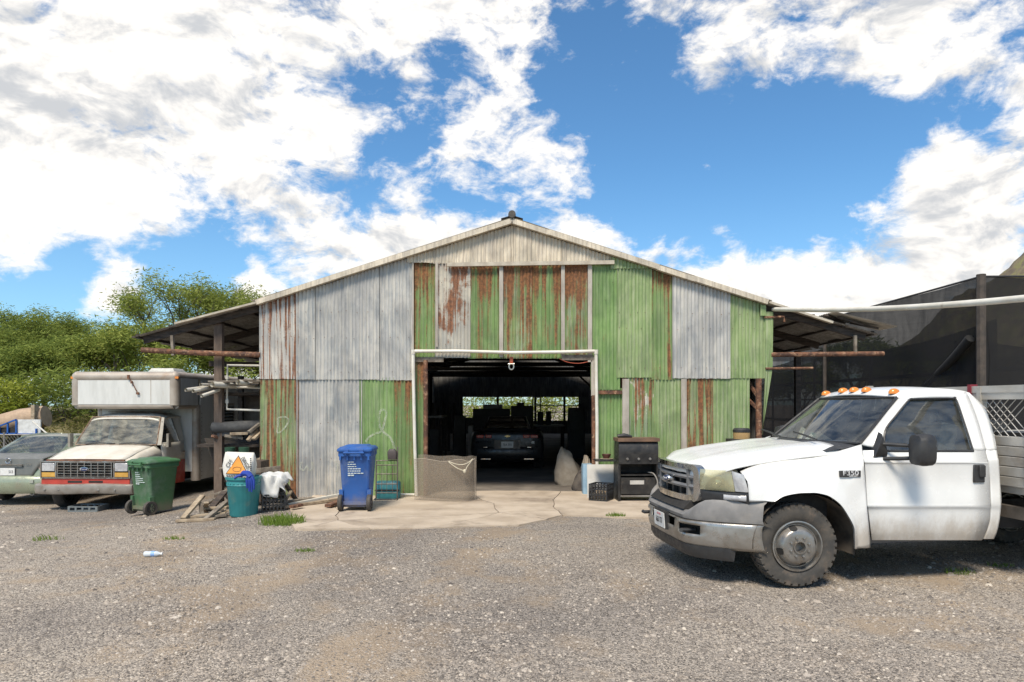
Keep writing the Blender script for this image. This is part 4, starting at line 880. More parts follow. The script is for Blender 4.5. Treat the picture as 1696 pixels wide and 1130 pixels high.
# face: grille, lamps, red apron, bumper
vp('grille_back', DARK, MB().bb((-.92, .02, .69), (.92, .06, 1.05)))
for k in range(6): vp('grille_bar', CHROME, MB().bb((-.58, -.035, .735 + k * .055), (.58, -.01, .747 + k * .055)))
for k in range(9): vp('grille_bar', CHROME, MB().bb((-.575 + k * 1.14 / 8 - .008, -.038, .72), (-.575 + k * 1.14 / 8 + .008, -.008, 1.03)))
vp('grille_frame', CHROME, MB().bb((-.93, -.03, 1.025), (.93, .0, 1.05)).bb((-.93, -.03, .69), (.93, 0, .715)).bb((-.63, -.033, .7), (-.60, .0, 1.04)).bb((.60, -.033, .7), (.63, 0, 1.04)).bb((-.95, -.03, .69), (-.92, .02, 1.05)).bb((.92, -.03, .69), (.95, .02, 1.05)))
em2 = vp('emblem', CHROME, MB().lathe([(0.001, -.06), (.075, -.055), (.085, -.03)], 24, (0, 0, 0), 'Y')); em2.scale = (1.3, 1, .6); em2.location = (0, 0, .885)
vp('emblem_oval', pm('navy enamel', (.02, .035, .1)), MB().lathe([(0.001, -.066), (.06, -.063), (.066, -.055)], 24, (0, 0, 0), 'Y'), em2)
text_part('emblem_lettering', 'Ford', .06, pm('silver', (.7, .7, .7)), em2, Matrix.Translation((0, -.068, 0)) @ FACE_CAM)
for sx in (-1, 1):
    h = vp('headlight', LENSC, MB().loft([[(sx * .77 + a_ * .135, -.02 - .02 * k, .925 + b_ * .085) for a_, b_ in ((-1, -1), (1, -1), (1, 1), (-1, 1))] for k in (0, 1)])); bevel(h, .02)
    vp('turn_signal', pm('amber signal', (.62, .36, .08), (.5, .28, .06), .3), MB().bb((sx * .77 - .14, -.03, .725), (sx * .77 + .14, .0, .815)))
vp('front_apron', VRED, MB().bb((-.93, -.01, .56), (.93, .05, .685)))
for x_ in (-.22, .22): vp('apron_slot', DARK, MB().bb((x_ - .15, -.014, .60), (x_ + .15, .0, .645)))
vb = MB()
vb.loft([[(x_, yo + a_, z_ + .012 * math.sin(x_ * 3.3 + .4)) for a_, z_ in ((.10, .37), (0, .39), (-.03, .45), (-.02, .56), (.03, .585), (.12, .58))] for x_, yo in ((-1.06, .12), (-1.02, -.06), (-.9, -.13), (-.45, -.15), (-.02, -.14), (.05, -.12), (.45, -.15), (.9, -.13), (1.02, -.06), (1.06, .12))])
vp('bumper', pm('dented bumper', (.40, .37, .33), (.30, .27, .23), .45, .45, 4, dirt=(.22, .14, .09), dirt_amt=(.55, .75), dscale=4), vb)
for x_ in (-.75, -.45, .38, .72): vp('bumper_bolt', STEEL, MB().lathe([(0.001, -.19), (.02, -.185), (.025, -.165)], 8, (x_, 0, .47), 'Y'))
vp('chassis', DARK, MB().bb((-.5, .3, .35), (.5, 6.8, .5)))
for x_ in (-.84, .84): 
    w_ = wheel('wheel', (x_, .64, .36), R(90), 1 if x_ > 0 else -1, van, .36, .22, False)
    w_ = wheel('wheel', (x_, 5.0, .36), R(90), 1 if x_ > 0 else -1, van, .36, .22, False)
# box body with rounded aluminium edges
y0, y1, yb, xb = 1.30, 2.22, 7.2, 1.22
def rbar(a_, b_, r_): return MB().tube([a_, b_], r_, 14)
vp('box_front_panel', BOXW, MB().bb((-xb + .12, y0, 2.22), (xb - .12, y0 + .03, 2.83)))
vp('box_top', BOXW, MB().bb((-xb + .1, y0 + .1, 2.90), (xb - .1, yb, 2.94)))
vp('box_underside', DARK, MB().bb((-xb + .1, y0 + .1, 2.13), (xb - .1, y1 + .1, 2.16)))
vp('box_bulkhead', BOXW, MB().bb((-xb + .05, y1, .62), (xb - .05, y1 + .05, 2.14)))
for sx in (-1, 1):
    vp('box_side_panel', BOXW, MB().bb((sx * xb - .02, y0 + .12, 2.2), (sx * xb + .02, y1 + .02, 2.85)).bb((sx * xb - .02, y1 + .14, .42), (sx * xb + .02, yb, 2.85)))
    vp('corner_post', BOXA, rbar((sx * (xb - .1), y0 + .105, 2.2), (sx * (xb - .1), y0 + .105, 2.85), .125)); vp('corner_post', BOXA, rbar((sx * (xb - .085), y1 + .1, .40), (sx * (xb - .085), y1 + .1, 2.2), .11))
    vp('top_rail', BOXA, rbar((sx * (xb - .1), y0 + .1, 2.84), (sx * (xb - .1), yb, 2.84), .125)); vp('bottom_rail', BOXA, rbar((sx * (xb - .08), y0 + .1, 2.19), (sx * (xb - .08), y1 + .1, 2.19), .075))
    vp('corner_cap', BOXA, MB().lathe([(0.001, .135), (.06, .118), (.11, .07), (.132, 0), (.11, -.07), (.001, -.1)], 14, (sx * (xb - .1), y0 + .105, 2.84)))
    vp('marker_light', AMBER, MB().bb((sx * (xb - .02) - .02, y0 - .01, 2.80), (sx * (xb - .02) + .06, y0 + .03, 2.85)))
    rv = MB()
    for k in range(16): rv.lathe([(0.001, .012), (.012, .006), (.014, 0)], 6, (sx * (xb + .022), y1 + .18, .5 + k * .1), 'X')
    tag(vp('rivets', STEEL, rv), kind='stuff')
vp('front_rail', BOXA, rbar((-xb + .1, y0 + .1, 2.84), (xb - .1, y0 + .1, 2.84), .125)); vp('front_rail', BOXA, rbar((-xb + .1, y0 + .08, 2.19), (xb - .1, y0 + .08, 2.19), .075))
vp('box_back', BOXW, MB().bb((-xb, yb - .05, .5), (xb, yb, 2.9)))
vp('roof_vent', pm('vent white', (.6, .58, .52)), MB().loft([[(.62 + a_ * .30 * k, 2.0 + b_ * .26 * k, z_) for a_, b_ in ((-1, -1), (1, -1), (1, 1), (-1, 1))] for k, z_ in ((1, 2.93), (1, 2.99), (.85, 3.06))]))
lv = vp('side_vent', BOXA, MB().bb((xb + .02, 3.5, 1.5), (xb + .035, 3.56, 2.2)).bb((xb + .02, 4.1, 1.5), (xb + .035, 4.16, 2.2)).bb((xb + .02, 3.5, 2.2), (xb + .035, 4.16, 2.25)).bb((xb + .02, 3.5, 1.45), (xb + .035, 4.16, 1.5)))
for k in range(8): vp('louvre', DARK, MB().box((xb + .035, 3.83, 1.54 + k * .085), (.05, .54, .02), (0, R(35), 0)), lv)
vp('broken_wiper_bar', RUST, MB().tube([(.12, y0 - .03, 2.86), (.22, y0 - .035, 2.7), (.36, y0 - .03, 2.44)], .012, 6).box((.13, y0 - .03, 2.84), (.05, .03, .09)).box((.20, y0 - .03, 2.72), (.04, .03, .06)).box((.34, y0 - .03, 2.47), (.06, .03, .05)))
vp('panel_seam', BOXA, MB().bb((.62, y0 - .004, 2.25), (.63, y0, 2.8)))
vp('rust_hole', RUST, MB().box((.0, 1.9, 2.045), (1.3, .3, .012)))

# ============================================================ green-grey sedan
SX, SY, SZ = -10.88, 14.75, -.47
sedan = thing('sedan', 'dusty sage green sedan parked with its back to the yard at far left', 'car', (SX, SY, SZ), R(1))
SAGE = pm('sage metallic paint', (.33, .365, .26), (.28, .315, .225), .32, .25, 3, coat=.4, dirt=(.33, .30, .23), dirt_amt=(.55, .85), dscale=2); SAGED = pm('dusty trunk paint', (.155, .16, .15), (.19, .19, .175), .42, .25, 4, dirt=(.27, .25, .2), dirt_amt=(.6, .85))
def sp(name, matl, mb, parent=None, ang=45, **k): return mb.build(name, matl, parent or sedan, ang=ang, **k)
# body loft: stations along y: (y, half width, bottom, belt, deck height)
st_ = [(0.0, .80, .32, .62, .66), (.03, .86, .27, .80, .86), (.10, .885, .25, .90, 1.00), (.25, .895, .24, .94, 1.05), (.75, .90, .22, .96, 1.09), (1.6, .90, .2, .97, 1.06), (2.8, .90, .2, .95, 1.03), (3.4, .895, .2, .92, .99), (4.2, .87, .22, .82, .88), (4.65, .78, .25, .68, .72), (4.78, .62, .3, .55, .58)]
def sect(y, w, b_, belt, top):
    half = [(0, b_), (w * .8, b_), (w * .97, b_ + .09), (w, (b_ + belt) / 2), (w * .985, belt), (w * .90, belt + (top - belt) * .72), (w * .6, top - .005), (0, top)]
    return [(x, y, z) for x, z in half] + [(-x, y, z) for x, z in half[-2:0:-1]]
sp('body', SAGE, MB().loft([sect(*q) for q in interp(st_, 34)]))
gh = [(.62, .66, 1.06, .02), (1.0, .67, 1.05, .22), (1.45, .665, 1.05, .37), (2.2, .66, 1.05, .41), (2.8, .655, 1.04, .36), (3.35, .65, 1.02, .08), (3.5, .64, 1.0, .0)]
sp('roof', pm('dusty roof paint', (.30, .30, .26), (.24, .24, .21), .45, .2, 3), MB().grid(lambda i, j: ((j / 6 - 1) * (.60 - .0 * i), 1.32 + 1.4 * i / 8, 1.405 + .07 * math.sin(math.pi * (.25 + .6 * i / 8)) - .04 * (j / 6 - 1) ** 4), range(9), range(13)), solid=.03)
sp('rear_window', GLASS, MB().grid(lambda i, j: ((j / 6 - 1) * (.76 - .14 * i / 6), .60 + .72 * i / 6 - .06 * (1 - (j / 6 - 1) ** 2), 1.085 + .36 * (i / 6) ** .85), range(7), range(13)))
sp('windshield', GLASS, MB().grid(lambda i, j: ((j / 6 - 1) * (.76 - .14 * i / 6), 3.45 - .72 * i / 6, 1.02 + .40 * i / 6), range(7), range(7)))
for sx in (-1, 1):
    sp('side_window', GLASS, MB().add([(sx * .83, .95, 1.06), (sx * .84, 3.2, 1.03), (sx * .63, 2.6, 1.40), (sx * .63, 1.45, 1.42)], [(0, 1, 2, 3)]))
    sp('rear_pillar', SAGE, MB().loft([[(sx * .70, .52, 1.04), (sx * .86, .60, 1.02), (sx * .86, 1.05, 1.04), (sx * .76, .95, 1.06)], [(sx * .58, 1.26, 1.43), (sx * .63, 1.30, 1.43), (sx * .64, 1.50, 1.43), (sx * .60, 1.45, 1.44)]]))
    sp('front_pillar', SAGE, MB().bar((sx * .82, 3.4, 1.02), (sx * .61, 2.70, 1.43), .05, .07)); sp('centre_pillar', BLACK, MB().bar((sx * .84, 2.1, 1.04), (sx * .63, 2.05, 1.42), .09, .03))
    sp('roof_side_rail', SAGE, MB().tube([(sx * .61, 1.3, 1.43), (sx * .61, 2.0, 1.465), (sx * .61, 2.7, 1.43)], .035, 6))
    tl = sp('tail_light', REDL, MB().loft([[(sx * x_, y_, z_) for x_, y_, z_ in q] for q in (((.50, .055, .84), (.66, .05, .74), (.84, .07, .75), (.875, .20, .80), (.865, .30, 1.0), (.76, .12, .985)), ((.50, .025, .845), (.66, .01, .735), (.85, .035, .745), (.895, .20, .80), (.885, .30, 1.0), (.77, .085, .99)))]))
    sp('lamp_rim', pm('pale lens', (.6, .5, .44)), MB().lathe([(.066, -.008), (.075, -.016), (.084, -.008)], 20, (sx * .72, .012, .825), 'Y'), tl)
    sp('exhaust_tip', STEEL, MB().lathe([(.036, .1), (.036, -.03), (.048, -.03), (.05, .1)], 16, (sx * .50, .02, .27), 'Y')); sp('exhaust_bore', DARK, MB().lathe([(.001, -.01), (.036, -.01)], 12, (sx * .50, .02, .27), 'Y'))
sp('trunk_lid', SAGED, MB().grid(lambda i, j: ((j / 8 - 1) * (.52 + .22 * sm(i / 6) - .02 * (i > 12)), .58 - .0 + (-.60 * min(1, (14 - i) / 8.0)) if i > 6 else -.02 + .004 * i, (.62 + .065 * i) if i <= 6 else 1.01 + .09 * (i - 6) / 8), range(15), range(17)), solid=.012)
sp('plate_recess', SAGED, MB().bb((-.30, -.035, .84), (.30, -.01, .88))); pl = sp('licence_plate', PLATE, MB().bb((-.155, -.045, .66), (.155, -.03, .82)))
text_part('plate_number', '513', .085, INK, pl, Matrix.Translation((.075, -.047, .735)) @ FACE_CAM, sx=.75)
sp('trim_bar', CHROME, MB().bb((-.32, -.05, .875), (.32, -.03, .90))); text_part('model_script', '2.5 S', .06, CHROME, sedan, Matrix.Translation((.43, -.03, .90)) @ FACE_CAM)
sp('emblem', CHROME, MB().lathe([(.045, -.05), (.055, -.055), (.065, -.045)], 20, (0, .02, .97), 'Y'))
bumper_pts = interp([(-.89, .35), (-.86, .08), (-.6, -.05), (0, -.09), (.6, -.05), (.86, .08), (.89, .35)], 25)
sp('rear_bumper', SAGE, MB().loft([[(x_ * k, y_ + o_, z_) for o_, z_, k in ((.06, .26, .97), (.0, .33, 1.0), (-.01, .50, 1.01), (.0, .60, 1.005), (.05, .65, .99), (.2, .65, .96))] for x_, y_ in bumper_pts], False, False))
sp('reflector', pm('tow cover', (.4, .42, .36)), MB().bb((.50, -.085, .50), (.58, -.06, .56)))
for x_ in (-.78, .78):
    for y_ in (1.0, 3.75): wheel('wheel', (x_, y_, .315), R(90), 1 if x_ > 0 else -1, sedan, .315, .21, False)
for x_ in (-.38, .38):
    sp('seat', SEATM, MB().box((x_, 1.6, 1.0), (.5, .12, .6), (R(-15), 0, 0)).box((x_, 1.58, 1.33), (.24, .08, .14)))
sp('parcel_shelf', SEATM, MB().bb((-.7, .65, 1.0), (.7, 1.3, 1.04)))

# ============================================================ black coupe inside the barn
CXC, CYC = -.12, 17.4
coupe = thing('coupe', 'black sports coupe parked tail out inside the dark barn', 'car', (CXC, CYC, .016), 0)
BLK = pm('black car paint', (.010, .010, .011), (.014, .014, .015), .38, 0, 4, coat=.15, dirt=(.05, .045, .04), dirt_amt=(.6, .85))
def cp(name, matl, mb, parent=None, ang=45, **k): return mb.build(name, matl, parent or coupe, ang=ang, **k)
sc_ = [(0, .86, .36, .70, .92), (.05, .92, .28, .82, 1.02), (.2, .945, .22, .88, 1.06), (.8, .96, .2, .93, 1.06), (1.5, .94, .2, .92, 1.04), (2.8, .93, .2, .90, 1.0), (3.6, .95, .2, .86, .94), (4.5, .92, .22, .76, .84), (4.8, .8, .3, .6, .66)]
cp('body', BLK, MB().loft([sect(*q) for q in interp(sc_, 30)]))
cp('cabin', BLK, MB().loft([[(x_ * k, y_, z_) for x_ in (-1, 1) for z_ in ()] or [(-.66 * k, y_, 1.02), (-.52 * k, y_, zt_), (.52 * k, y_, zt_), (.66 * k, y_, 1.02)] for y_, zt_, k in ((.7, 1.06, 1), (1.3, 1.30, 1), (1.8, 1.37, 1), (2.4, 1.36, 1), (3.2, 1.04, 1))]))
cp('rear_glass', GLASS, MB().add([(-.55, .72, 1.085), (.55, .72, 1.085), (.46, 1.29, 1.315), (-.46, 1.29, 1.315)], [(0, 1, 2, 3)]))
cp('spoiler', BLK, MB().loft([[(x_, .0 + .06 * abs(x_) ** 3, 1.02), (x_, -.04 + .06 * abs(x_) ** 3, 1.075), (x_, .10, 1.075)] for x_ in (-.85, -.5, 0, .5, .85)]))
for sx in (-1, 1):
    for x0, x1 in ((.40, .57), (.595, .79)):
        tl = cp('tail_light', REDL, MB().bb((sx * x0, -.025, .845), (sx * x1, .03, .93))); bevel(tl, .015)
    for y_ in (.95, 3.85): wheel('wheel', (sx * .82, y_, .35), R(90), 1 if sx > 0 else -1, coupe, .35, .27, False)
    cp('reflector', CHROME, MB().bb((sx * .56 - .05, -.03, .605), (sx * .56 + .05, -.01, .62))); cp('exhaust_tip', CHROME, MB().bb((sx * .55 - .12, -.02, .30), (sx * .55 + .12, .05, .325)))
cp('bumper', BLK, MB().loft([[(x_, -.06 + .12 * abs(x_) ** 3 + o_, z_) for o_, z_ in ((.04, .3), (0, .4), (0, .55), (.04, .62), (.1, .62), (.1, .3))] for x_ in (-.9, -.6, -.2, .2, .6, .9)]))
pl = cp('licence_plate', PLATE, MB().bb((-.155, -.075, .60), (.155, -.06, .76))); text_part('plate_number', 'TEA 592', .085, INK, pl, Matrix.Translation((0, -.078, .675)) @ FACE_CAM, sx=.78)
cp('plate_housing', BLK, MB().bb((-.33, -.058, .57), (.33, .0, .80))); cp('emblem', pm('brass emblem', (.5, .4, .2), None, .3, .8), MB().prism([(-.07, -.012), (-.025, -.012), (-.025, -.028), (.025, -.028), (.025, -.012), (.07, -.012), (.078, .012), (.03, .012), (.03, .028), (-.02, .028), (-.02, .012), (-.062, .012)], -.035, -.02, lambda u, v, t_: (u, t_, .895 + v)))
cp('sticker', PLATE, MB().bb((.62, -.03, .70), (.69, -.02, .77)))
# ============================================================ bins, cans and clutter in the yard
def gnd(px, py):                                    # where a photo pixel meets the ground
    Y = 11.0
    for _ in range(30):
        x = (px - CX) * Y / FPX; z = G(x, Y)
        if -3.0 < x < 5 and Y > 9.4: z = .012
        Y = .5 * Y + .5 * FPX * (EYE - z) / (py - HY)
    return Vector(((px - CX) * Y / FPX, Y, z))
def simple(name, label, cat, parts, loc=(0, 0, 0), rz=0.0, group=None):
    o = thing(name, label, cat, loc, rz, group)
    for nm, ml, mb in parts: mb.build(nm, ml, o)
    return o
def rect(w, d, z, r=.06, n=4, cx=0, cy=0):
    pts = []
    for sx, sy, a0 in ((1, 1, 0), (-1, 1, 90), (-1, -1, 180), (1, -1, 270)):
        for k in range(n + 1):
            a = R(a0 + 90 * k / n); pts.append((cx + sx * (w / 2 - r) + r * math.cos(a), cy + sy * (d / 2 - r) + r * math.sin(a), z))
    return pts
def wheelie_bin(label, c1, c2, loc, rz, h=1.08, w=.60, dpt=.66):
    o = thing('wheelie_bin', label, 'bin', loc, rz, 'wheeled household bins')
    pl_ = pm('bin plastic ' + label[:6], c1, c2, .5, 0, 3, bump=.05, dirt=tuple(.6 * a + .10 for a in c1), dirt_amt=(.48, .78), dscale=3, mud=(.45, .02, (.20, .165, .125), .8))
    zb, zt_ = .06, h - .09
    MB().loft([rect(w * .78, dpt * .72, zb, .06), rect(w * .80, dpt * .74, zb + .12, .06), rect(w * .94, dpt * .93, zt_ - .09, .06), rect(w * .95, dpt * .94, zt_ - .085, .05), rect(w * 1.0, dpt * 1.0, zt_ - .07, .05), rect(w * 1.0, dpt * 1.0, zt_, .05)]).build('body', pl_, o, ang=40)
    for sx in (-1, 1): MB().bb((sx * w * .42 - .03, -dpt * .43, zb), (sx * w * .42 + .03, -dpt * .30, .34)).build('wheel_housing', pl_, o)
    MB().bb((-w * .36, -dpt * .43, .10), (w * .36, -dpt * .38, .16)).build('axle_bar', pl_, o)
    ribs = MB()
    for k in range(5): ribs.bb((-w * .42 + k * w * .21 - .015, -dpt * .5 - .012, zt_ - .13), (-w * .42 + k * w * .21 + .015, -dpt * .46, zt_ - .065))
    ribs.build('rim_ribs', pl_, o)
    lid = MB().loft([rect(w * 1.05, dpt * 1.07, zt_ + .004, .06), rect(w * 1.07, dpt * 1.09, zt_ + .02, .06), rect(w * 1.05, dpt * 1.07, zt_ + .045, .06), rect(w * .92, dpt * .9, zt_ + .075, .06), rect(w * .72, dpt * .66, zt_ + .082, .05), rect(w * .66, dpt * .60, zt_ + .10, .05), rect(w * .2, dpt * .2, zt_ + .105, .03)]).build('lid', pl_, o, ang=40)
    MB().tube([(-w * .30, -dpt * .54, zt_ - .03), (-w * .30, -dpt * .60, zt_ - .01), (w * .30, -dpt * .60, zt_ - .01), (w * .30, -dpt * .54, zt_ - .03)], .016, 8).build('handle', pl_, o)
    for sx in (-.22, .22): MB().bb((sx * w - .03, -dpt * .58, zt_ - .005), (sx * w + .03, -dpt * .50, zt_ + .04)).build('hinge', pl_, lid)
    for sx in (-1, 1):
        x_ = sx * (w * .43); wo = bpy.data.objects.new('wheel', None); COL.objects.link(wo); wo.parent = o; wo.location = (x_, -dpt * .40, .135)
        MB().lathe([(.085, -.03), (.125, -.032), (.135, -.02), (.135, .02), (.125, .032), (.085, .03)], 24, axis='X').build('tyre', RUBBER, wo)
        rm_ = MB().lathe([(.086, -.02), (.03, -.022), (.001, -.022)], 20, axis='X').lathe([(.086, .02), (.03, .022), (.001, .022)], 20, axis='X')
        for k in range(7): rm_.box((0, .055 * math.cos(k * .9), .055 * math.sin(k * .9)), (.056, .06, .014), (k * .9, 0, 0))
        rm_.build('rim', BLACK, wo)
    ink = pm('bin lettering', (.55, .62, .60))                       # print too small to read in the photograph: broken lines of it
    for k, wl in enumerate((.12, .15, .16, .24, .25, .26, .10)):
        zz = h * .75 - k * .036; yy = -dpt * (.36 + .105 * (zz - zb) / (zt_ - zb)) - .004; lm_ = MB(); x_ = -.11; rdp = random.Random(k)
        while x_ < -.11 + wl * .8:
            l_ = rdp.uniform(.02, .05); lm_.bb((x_, yy - .012, zz), (x_ + l_, yy + .01, zz + (.013 if k < 6 else .02))); x_ += l_ + .008
        lm_.build('printed_line', ink, o)
    return o
g1 = gnd(250, 853); wheelie_bin('green wheeled bin standing in front of the box van', (.060, .155, .065), (.048, .128, .055), g1 + Vector((-.07, .25, 0)), R(-27), 1.04, .60, .66)
g2 = gnd(591, 846); wheelie_bin('blue wheeled bin standing on the concrete apron', (.022, .100, .34), (.018, .082, .29), g2 + Vector((-.03, .22, 0)), R(2), 1.04, .53, .62)

# teal can with a bag of cement stuffed in, gloves, crate with a white cloth
TEAL = pm('teal plastic', (.035, .24, .25), (.028, .20, .21), .55, 0, 3, dirt=(.10, .22, .20), dirt_amt=(.52, .75), dscale=4)
g3 = gnd(396, 858) + Vector((-.03, .26, 0)); g3.z = G(g3.x, g3.y)
can = thing('trash_can', 'round teal plastic trash can with ribbed sides beside the barn corner', 'trash can', g3); can.scale = (.92, .92, .96)
cb_ = MB(); secs = []
for z_, r_ in ((0, .215), (.02, .225), (.50, .268), (.515, .28), (.53, .27), (.60, .275), (.61, .297), (.65, .30), (.65, .275), (.60, .262), (.1, .2)):
    secs.append([((r_ * (1 + (.018 * (k % 3 == 0) if .01 < z_ < .55 else 0))) * math.cos(2 * math.pi * k / 72), (r_ * (1 + (.018 * (k % 3 == 0) if .01 < z_ < .55 else 0))) * math.sin(2 * math.pi * k / 72), z_) for k in range(72)])
cb_.loft(secs, True, True).build('body', TEAL, can, ang=40)
lp = MB()
for k in range(24): lp.box((.278 * math.cos(k * .2618), .278 * math.sin(k * .2618), .545), (.012, .035, .012), (0, 0, k * .2618))
lp.build('rim_lugs', TEAL, can)
SACK = pm('white paper sack', (.68, .66, .60), (.58, .56, .50), .75, 0, 5, bump=.2)
bag = thing('cement_bag', 'white paper sack with an orange triangle standing in the teal can', 'bag', g3 + Vector((-.06, .0, .62)), R(2))
bg_ = MB(); rd = random.Random(4); secs = []
for k, (z_, w_, d_) in enumerate(((-.35, .24, .2), (-.1, .32, .26), (.04, .44, .25), (.18, .48, .22), (.28, .48, .17), (.345, .47, .10), (.375, .44, .03))):
    secs.append([(x_ + rd.uniform(-.008, .008), y_ + rd.uniform(-.008, .008), z_ + (rd.uniform(-.012, .02) if k > 4 else 0)) for x_, y_, _ in rect(w_, d_, 0, min(.05, d_ / 2.2), 5)])
bg_.loft(secs).build('sack', SACK, bag, ang=60)
tri = lambda s_, y_: [(-.165 * s_, y_, .055), (.165 * s_, y_ , .055), (.0, y_ + .05, .315 * s_ + .02 * (1 - s_))]
ty = -.135
MB().add([(-.175, ty - .002, .05), (.175, ty - .002, .05), (.01, ty + .045, .345)], [(0, 1, 2)]).build('triangle_border', INK, bag)
MB().add([(-.158, ty - .006, .06), (.158, ty - .006, .06), (.01, ty + .038, .325)], [(0, 1, 2)]).build('orange_triangle', pm('orange print', (.78, .33, .06), (.7, .28, .05), .8), bag)
MB().tube([(.06 * math.cos(a) * 1.1, ty - .004 + .015 * 0 + .010 + .006 * math.sin(a), .125 + .035 * math.sin(a)) for a in [k * .35 for k in range(17)]] + [(.08, ty + .022, .19), (.05, ty + .032, .235)], .006, 5).build('figure_print', pm('brown print', (.25, .12, .04)), bag)
side = lambda x_, z_, an, tilt: Matrix.Translation((x_, ty + (.0 if z_ < .1 else .028), z_)) @ Matrix.Rotation(R(81), 4, 'X') @ Matrix.Rotation(R(an), 4, 'Z')
text_part('sack_lettering', 'CM', .085, INK, bag, Matrix.Translation((-.125, ty + .012, .215)) @ Matrix.Rotation(R(80), 4, 'X') @ Matrix.Rotation(R(60), 4, 'Z'), .002, 1.0)
text_part('sack_lettering', 'BAGS', .085, INK, bag, Matrix.Translation((.125, ty + .016, .225)) @ Matrix.Rotation(R(80), 4, 'X') @ Matrix.Rotation(R(-60), 4, 'Z'), .002, 1.0)
for k in range(9): MB().bb((-.16 + .036 * k, ty - .012, .015), (-.16 + .036 * k + .026, ty - .004, .032)).build('small_print', INK, bag)
for k in range(7): MB().bb((.205, ty + .0, .10 + .03 * k), (.222, ty + .012, .10 + .03 * k + .02)).build('small_print', INK, bag)
GLV = pm('blue glove', (.012, .045, .32), (.01, .035, .24), .6)
gl_ = thing('work_glove', 'bright blue cloth glove hanging over the teal can rim', 'glove', g3 + Vector((.16, -.25, .62)))
gm = MB()
gm.tube([(-.13, .05, .03), (-.06, .0, .075), (.02, -.03, .07), (.07, -.05, .02)], [.03, .045, .05, .045], 8)
for dx, l_ in ((-.005, .15), (.03, .20), (.065, .21), (.1, .17)): gm.tube([(.03 + dx * .5, -.05, .04), (dx + .02, -.068, -.03), (dx + .02, -.06, -l_)], [.024, .021, .014], 6)
gm.tube([(-.1, .03, .04), (-.16, -.02, .03), (-.2, -.03, .0)], [.03, .022, .015], 6); gm.build('fabric', GLV, gl_)
def milk_crate(label, loc, rz, w=.34, h=.28, group='black plastic crates'):
    o = thing('milk_crate', label, 'crate', loc, rz, group); mb = MB()
    for s_ in (-1, 1):
        for ax in (0, 1):
            f = (lambda a, z, t: (a, s_ * (w / 2) + t, z)) if ax == 0 else (lambda a, z, t: (s_ * (w / 2) + t, a, z))
            for z_ in (.012, h * .36, h * .68, h - .012): mb.bar(f(-w / 2, z_, 0), f(w / 2, z_, 0), .012, .024, up=(0, 0, 1))
            for k in range(7): a = -w / 2 + w * k / 6; mb.bar(f(a, 0, .001), f(a, h, .001), .014, .014, up=(0, 1, 0) if ax == 0 else (1, 0, 0))
            for k in range(6):
                a = -w / 2 + w * k / 6; mb.bar(f(a, .02, .002), f(a + w / 6, h * .66, .002), .007, .009, up=(0, 1, 0) if ax == 0 else (1, 0, 0)); mb.bar(f(a + w / 6, .02, .003), f(a, h * .66, .003), .007, .009, up=(0, 1, 0) if ax == 0 else (1, 0, 0))
    mb.build('lattice_sides', BLACK, o); MB().bb((-w / 2, -w / 2, 0), (w / 2, w / 2, .014)).build('base', BLACK, o)
    return o
g4 = gnd(446, 848) + Vector((0, .18, 0)); g4.z = G(g4.x, g4.y)
milk_crate('black lattice crate under a white cloth beside the teal can', g4, R(22))
milk_crate('upper black crate stacked under the white cloth', g4 + Vector((-.02, .02, .285)), R(16))
cl = MB(); rd = random.Random(9)
def cloth(i, j):
    u, v = i / 16 - .5, j / 16 - .5; x = u * .52; y = -v * .5
    r_ = max(abs(u) * 1.1, abs(v) * 1.0); z = .60 - .0
    if v > .12: y = -.06 - .14 - .02 * math.sin(u * 22); z -= (v - .12) * (1.0 if abs(u) < .28 else .55) * (1 - .4 * abs(u - .1)); y -= .02 * math.sin(u * 17 + v * 8)
    if abs(u) > .3: z -= (abs(u) - .3) * .6
    return (x + .02 * math.sin(v * 14), y, z + .014 * math.sin(u * 19 + v * 13) + .01 * math.sin(v * 31))
ct = cl.grid(cloth, range(17), range(17)).build('white_cloth', pm('white cloth', (.66, .66, .64), (.58, .58, .56), .85, 0, 7), None, g4, ang=70, solid=.006); tag(ct, 'crumpled white cloth draped over the black crates by the barn', 'cloth')
for k in (0, 1):
    o = MB().lathe([(.001, .0), (.075, 0), (.085, .10), (.09, .17), (.08, .17), (.06, .16), (.001, .02)], 16).build('plant_pot', pm('dark green pot', (.02, .07, .035)), None, at(381 + 23 * k, 757, 12.0)); tag(o, ('left' if k == 0 else 'right') + ' one of two dark green pots showing behind the cement bag', 'pot', 'dark green pots')
pst = MB().bb((-.16, .0, 0), (.42, .4, .70)).build('storage_chest', pm('brown chest', (.10, .07, .05), (.06, .045, .035), .85), None, at(392, 772, 11.85) - Vector((0, 0, .0))); pst.location.z = .03; tag(pst, 'low brown chest behind the teal can carrying two pots', 'chest')
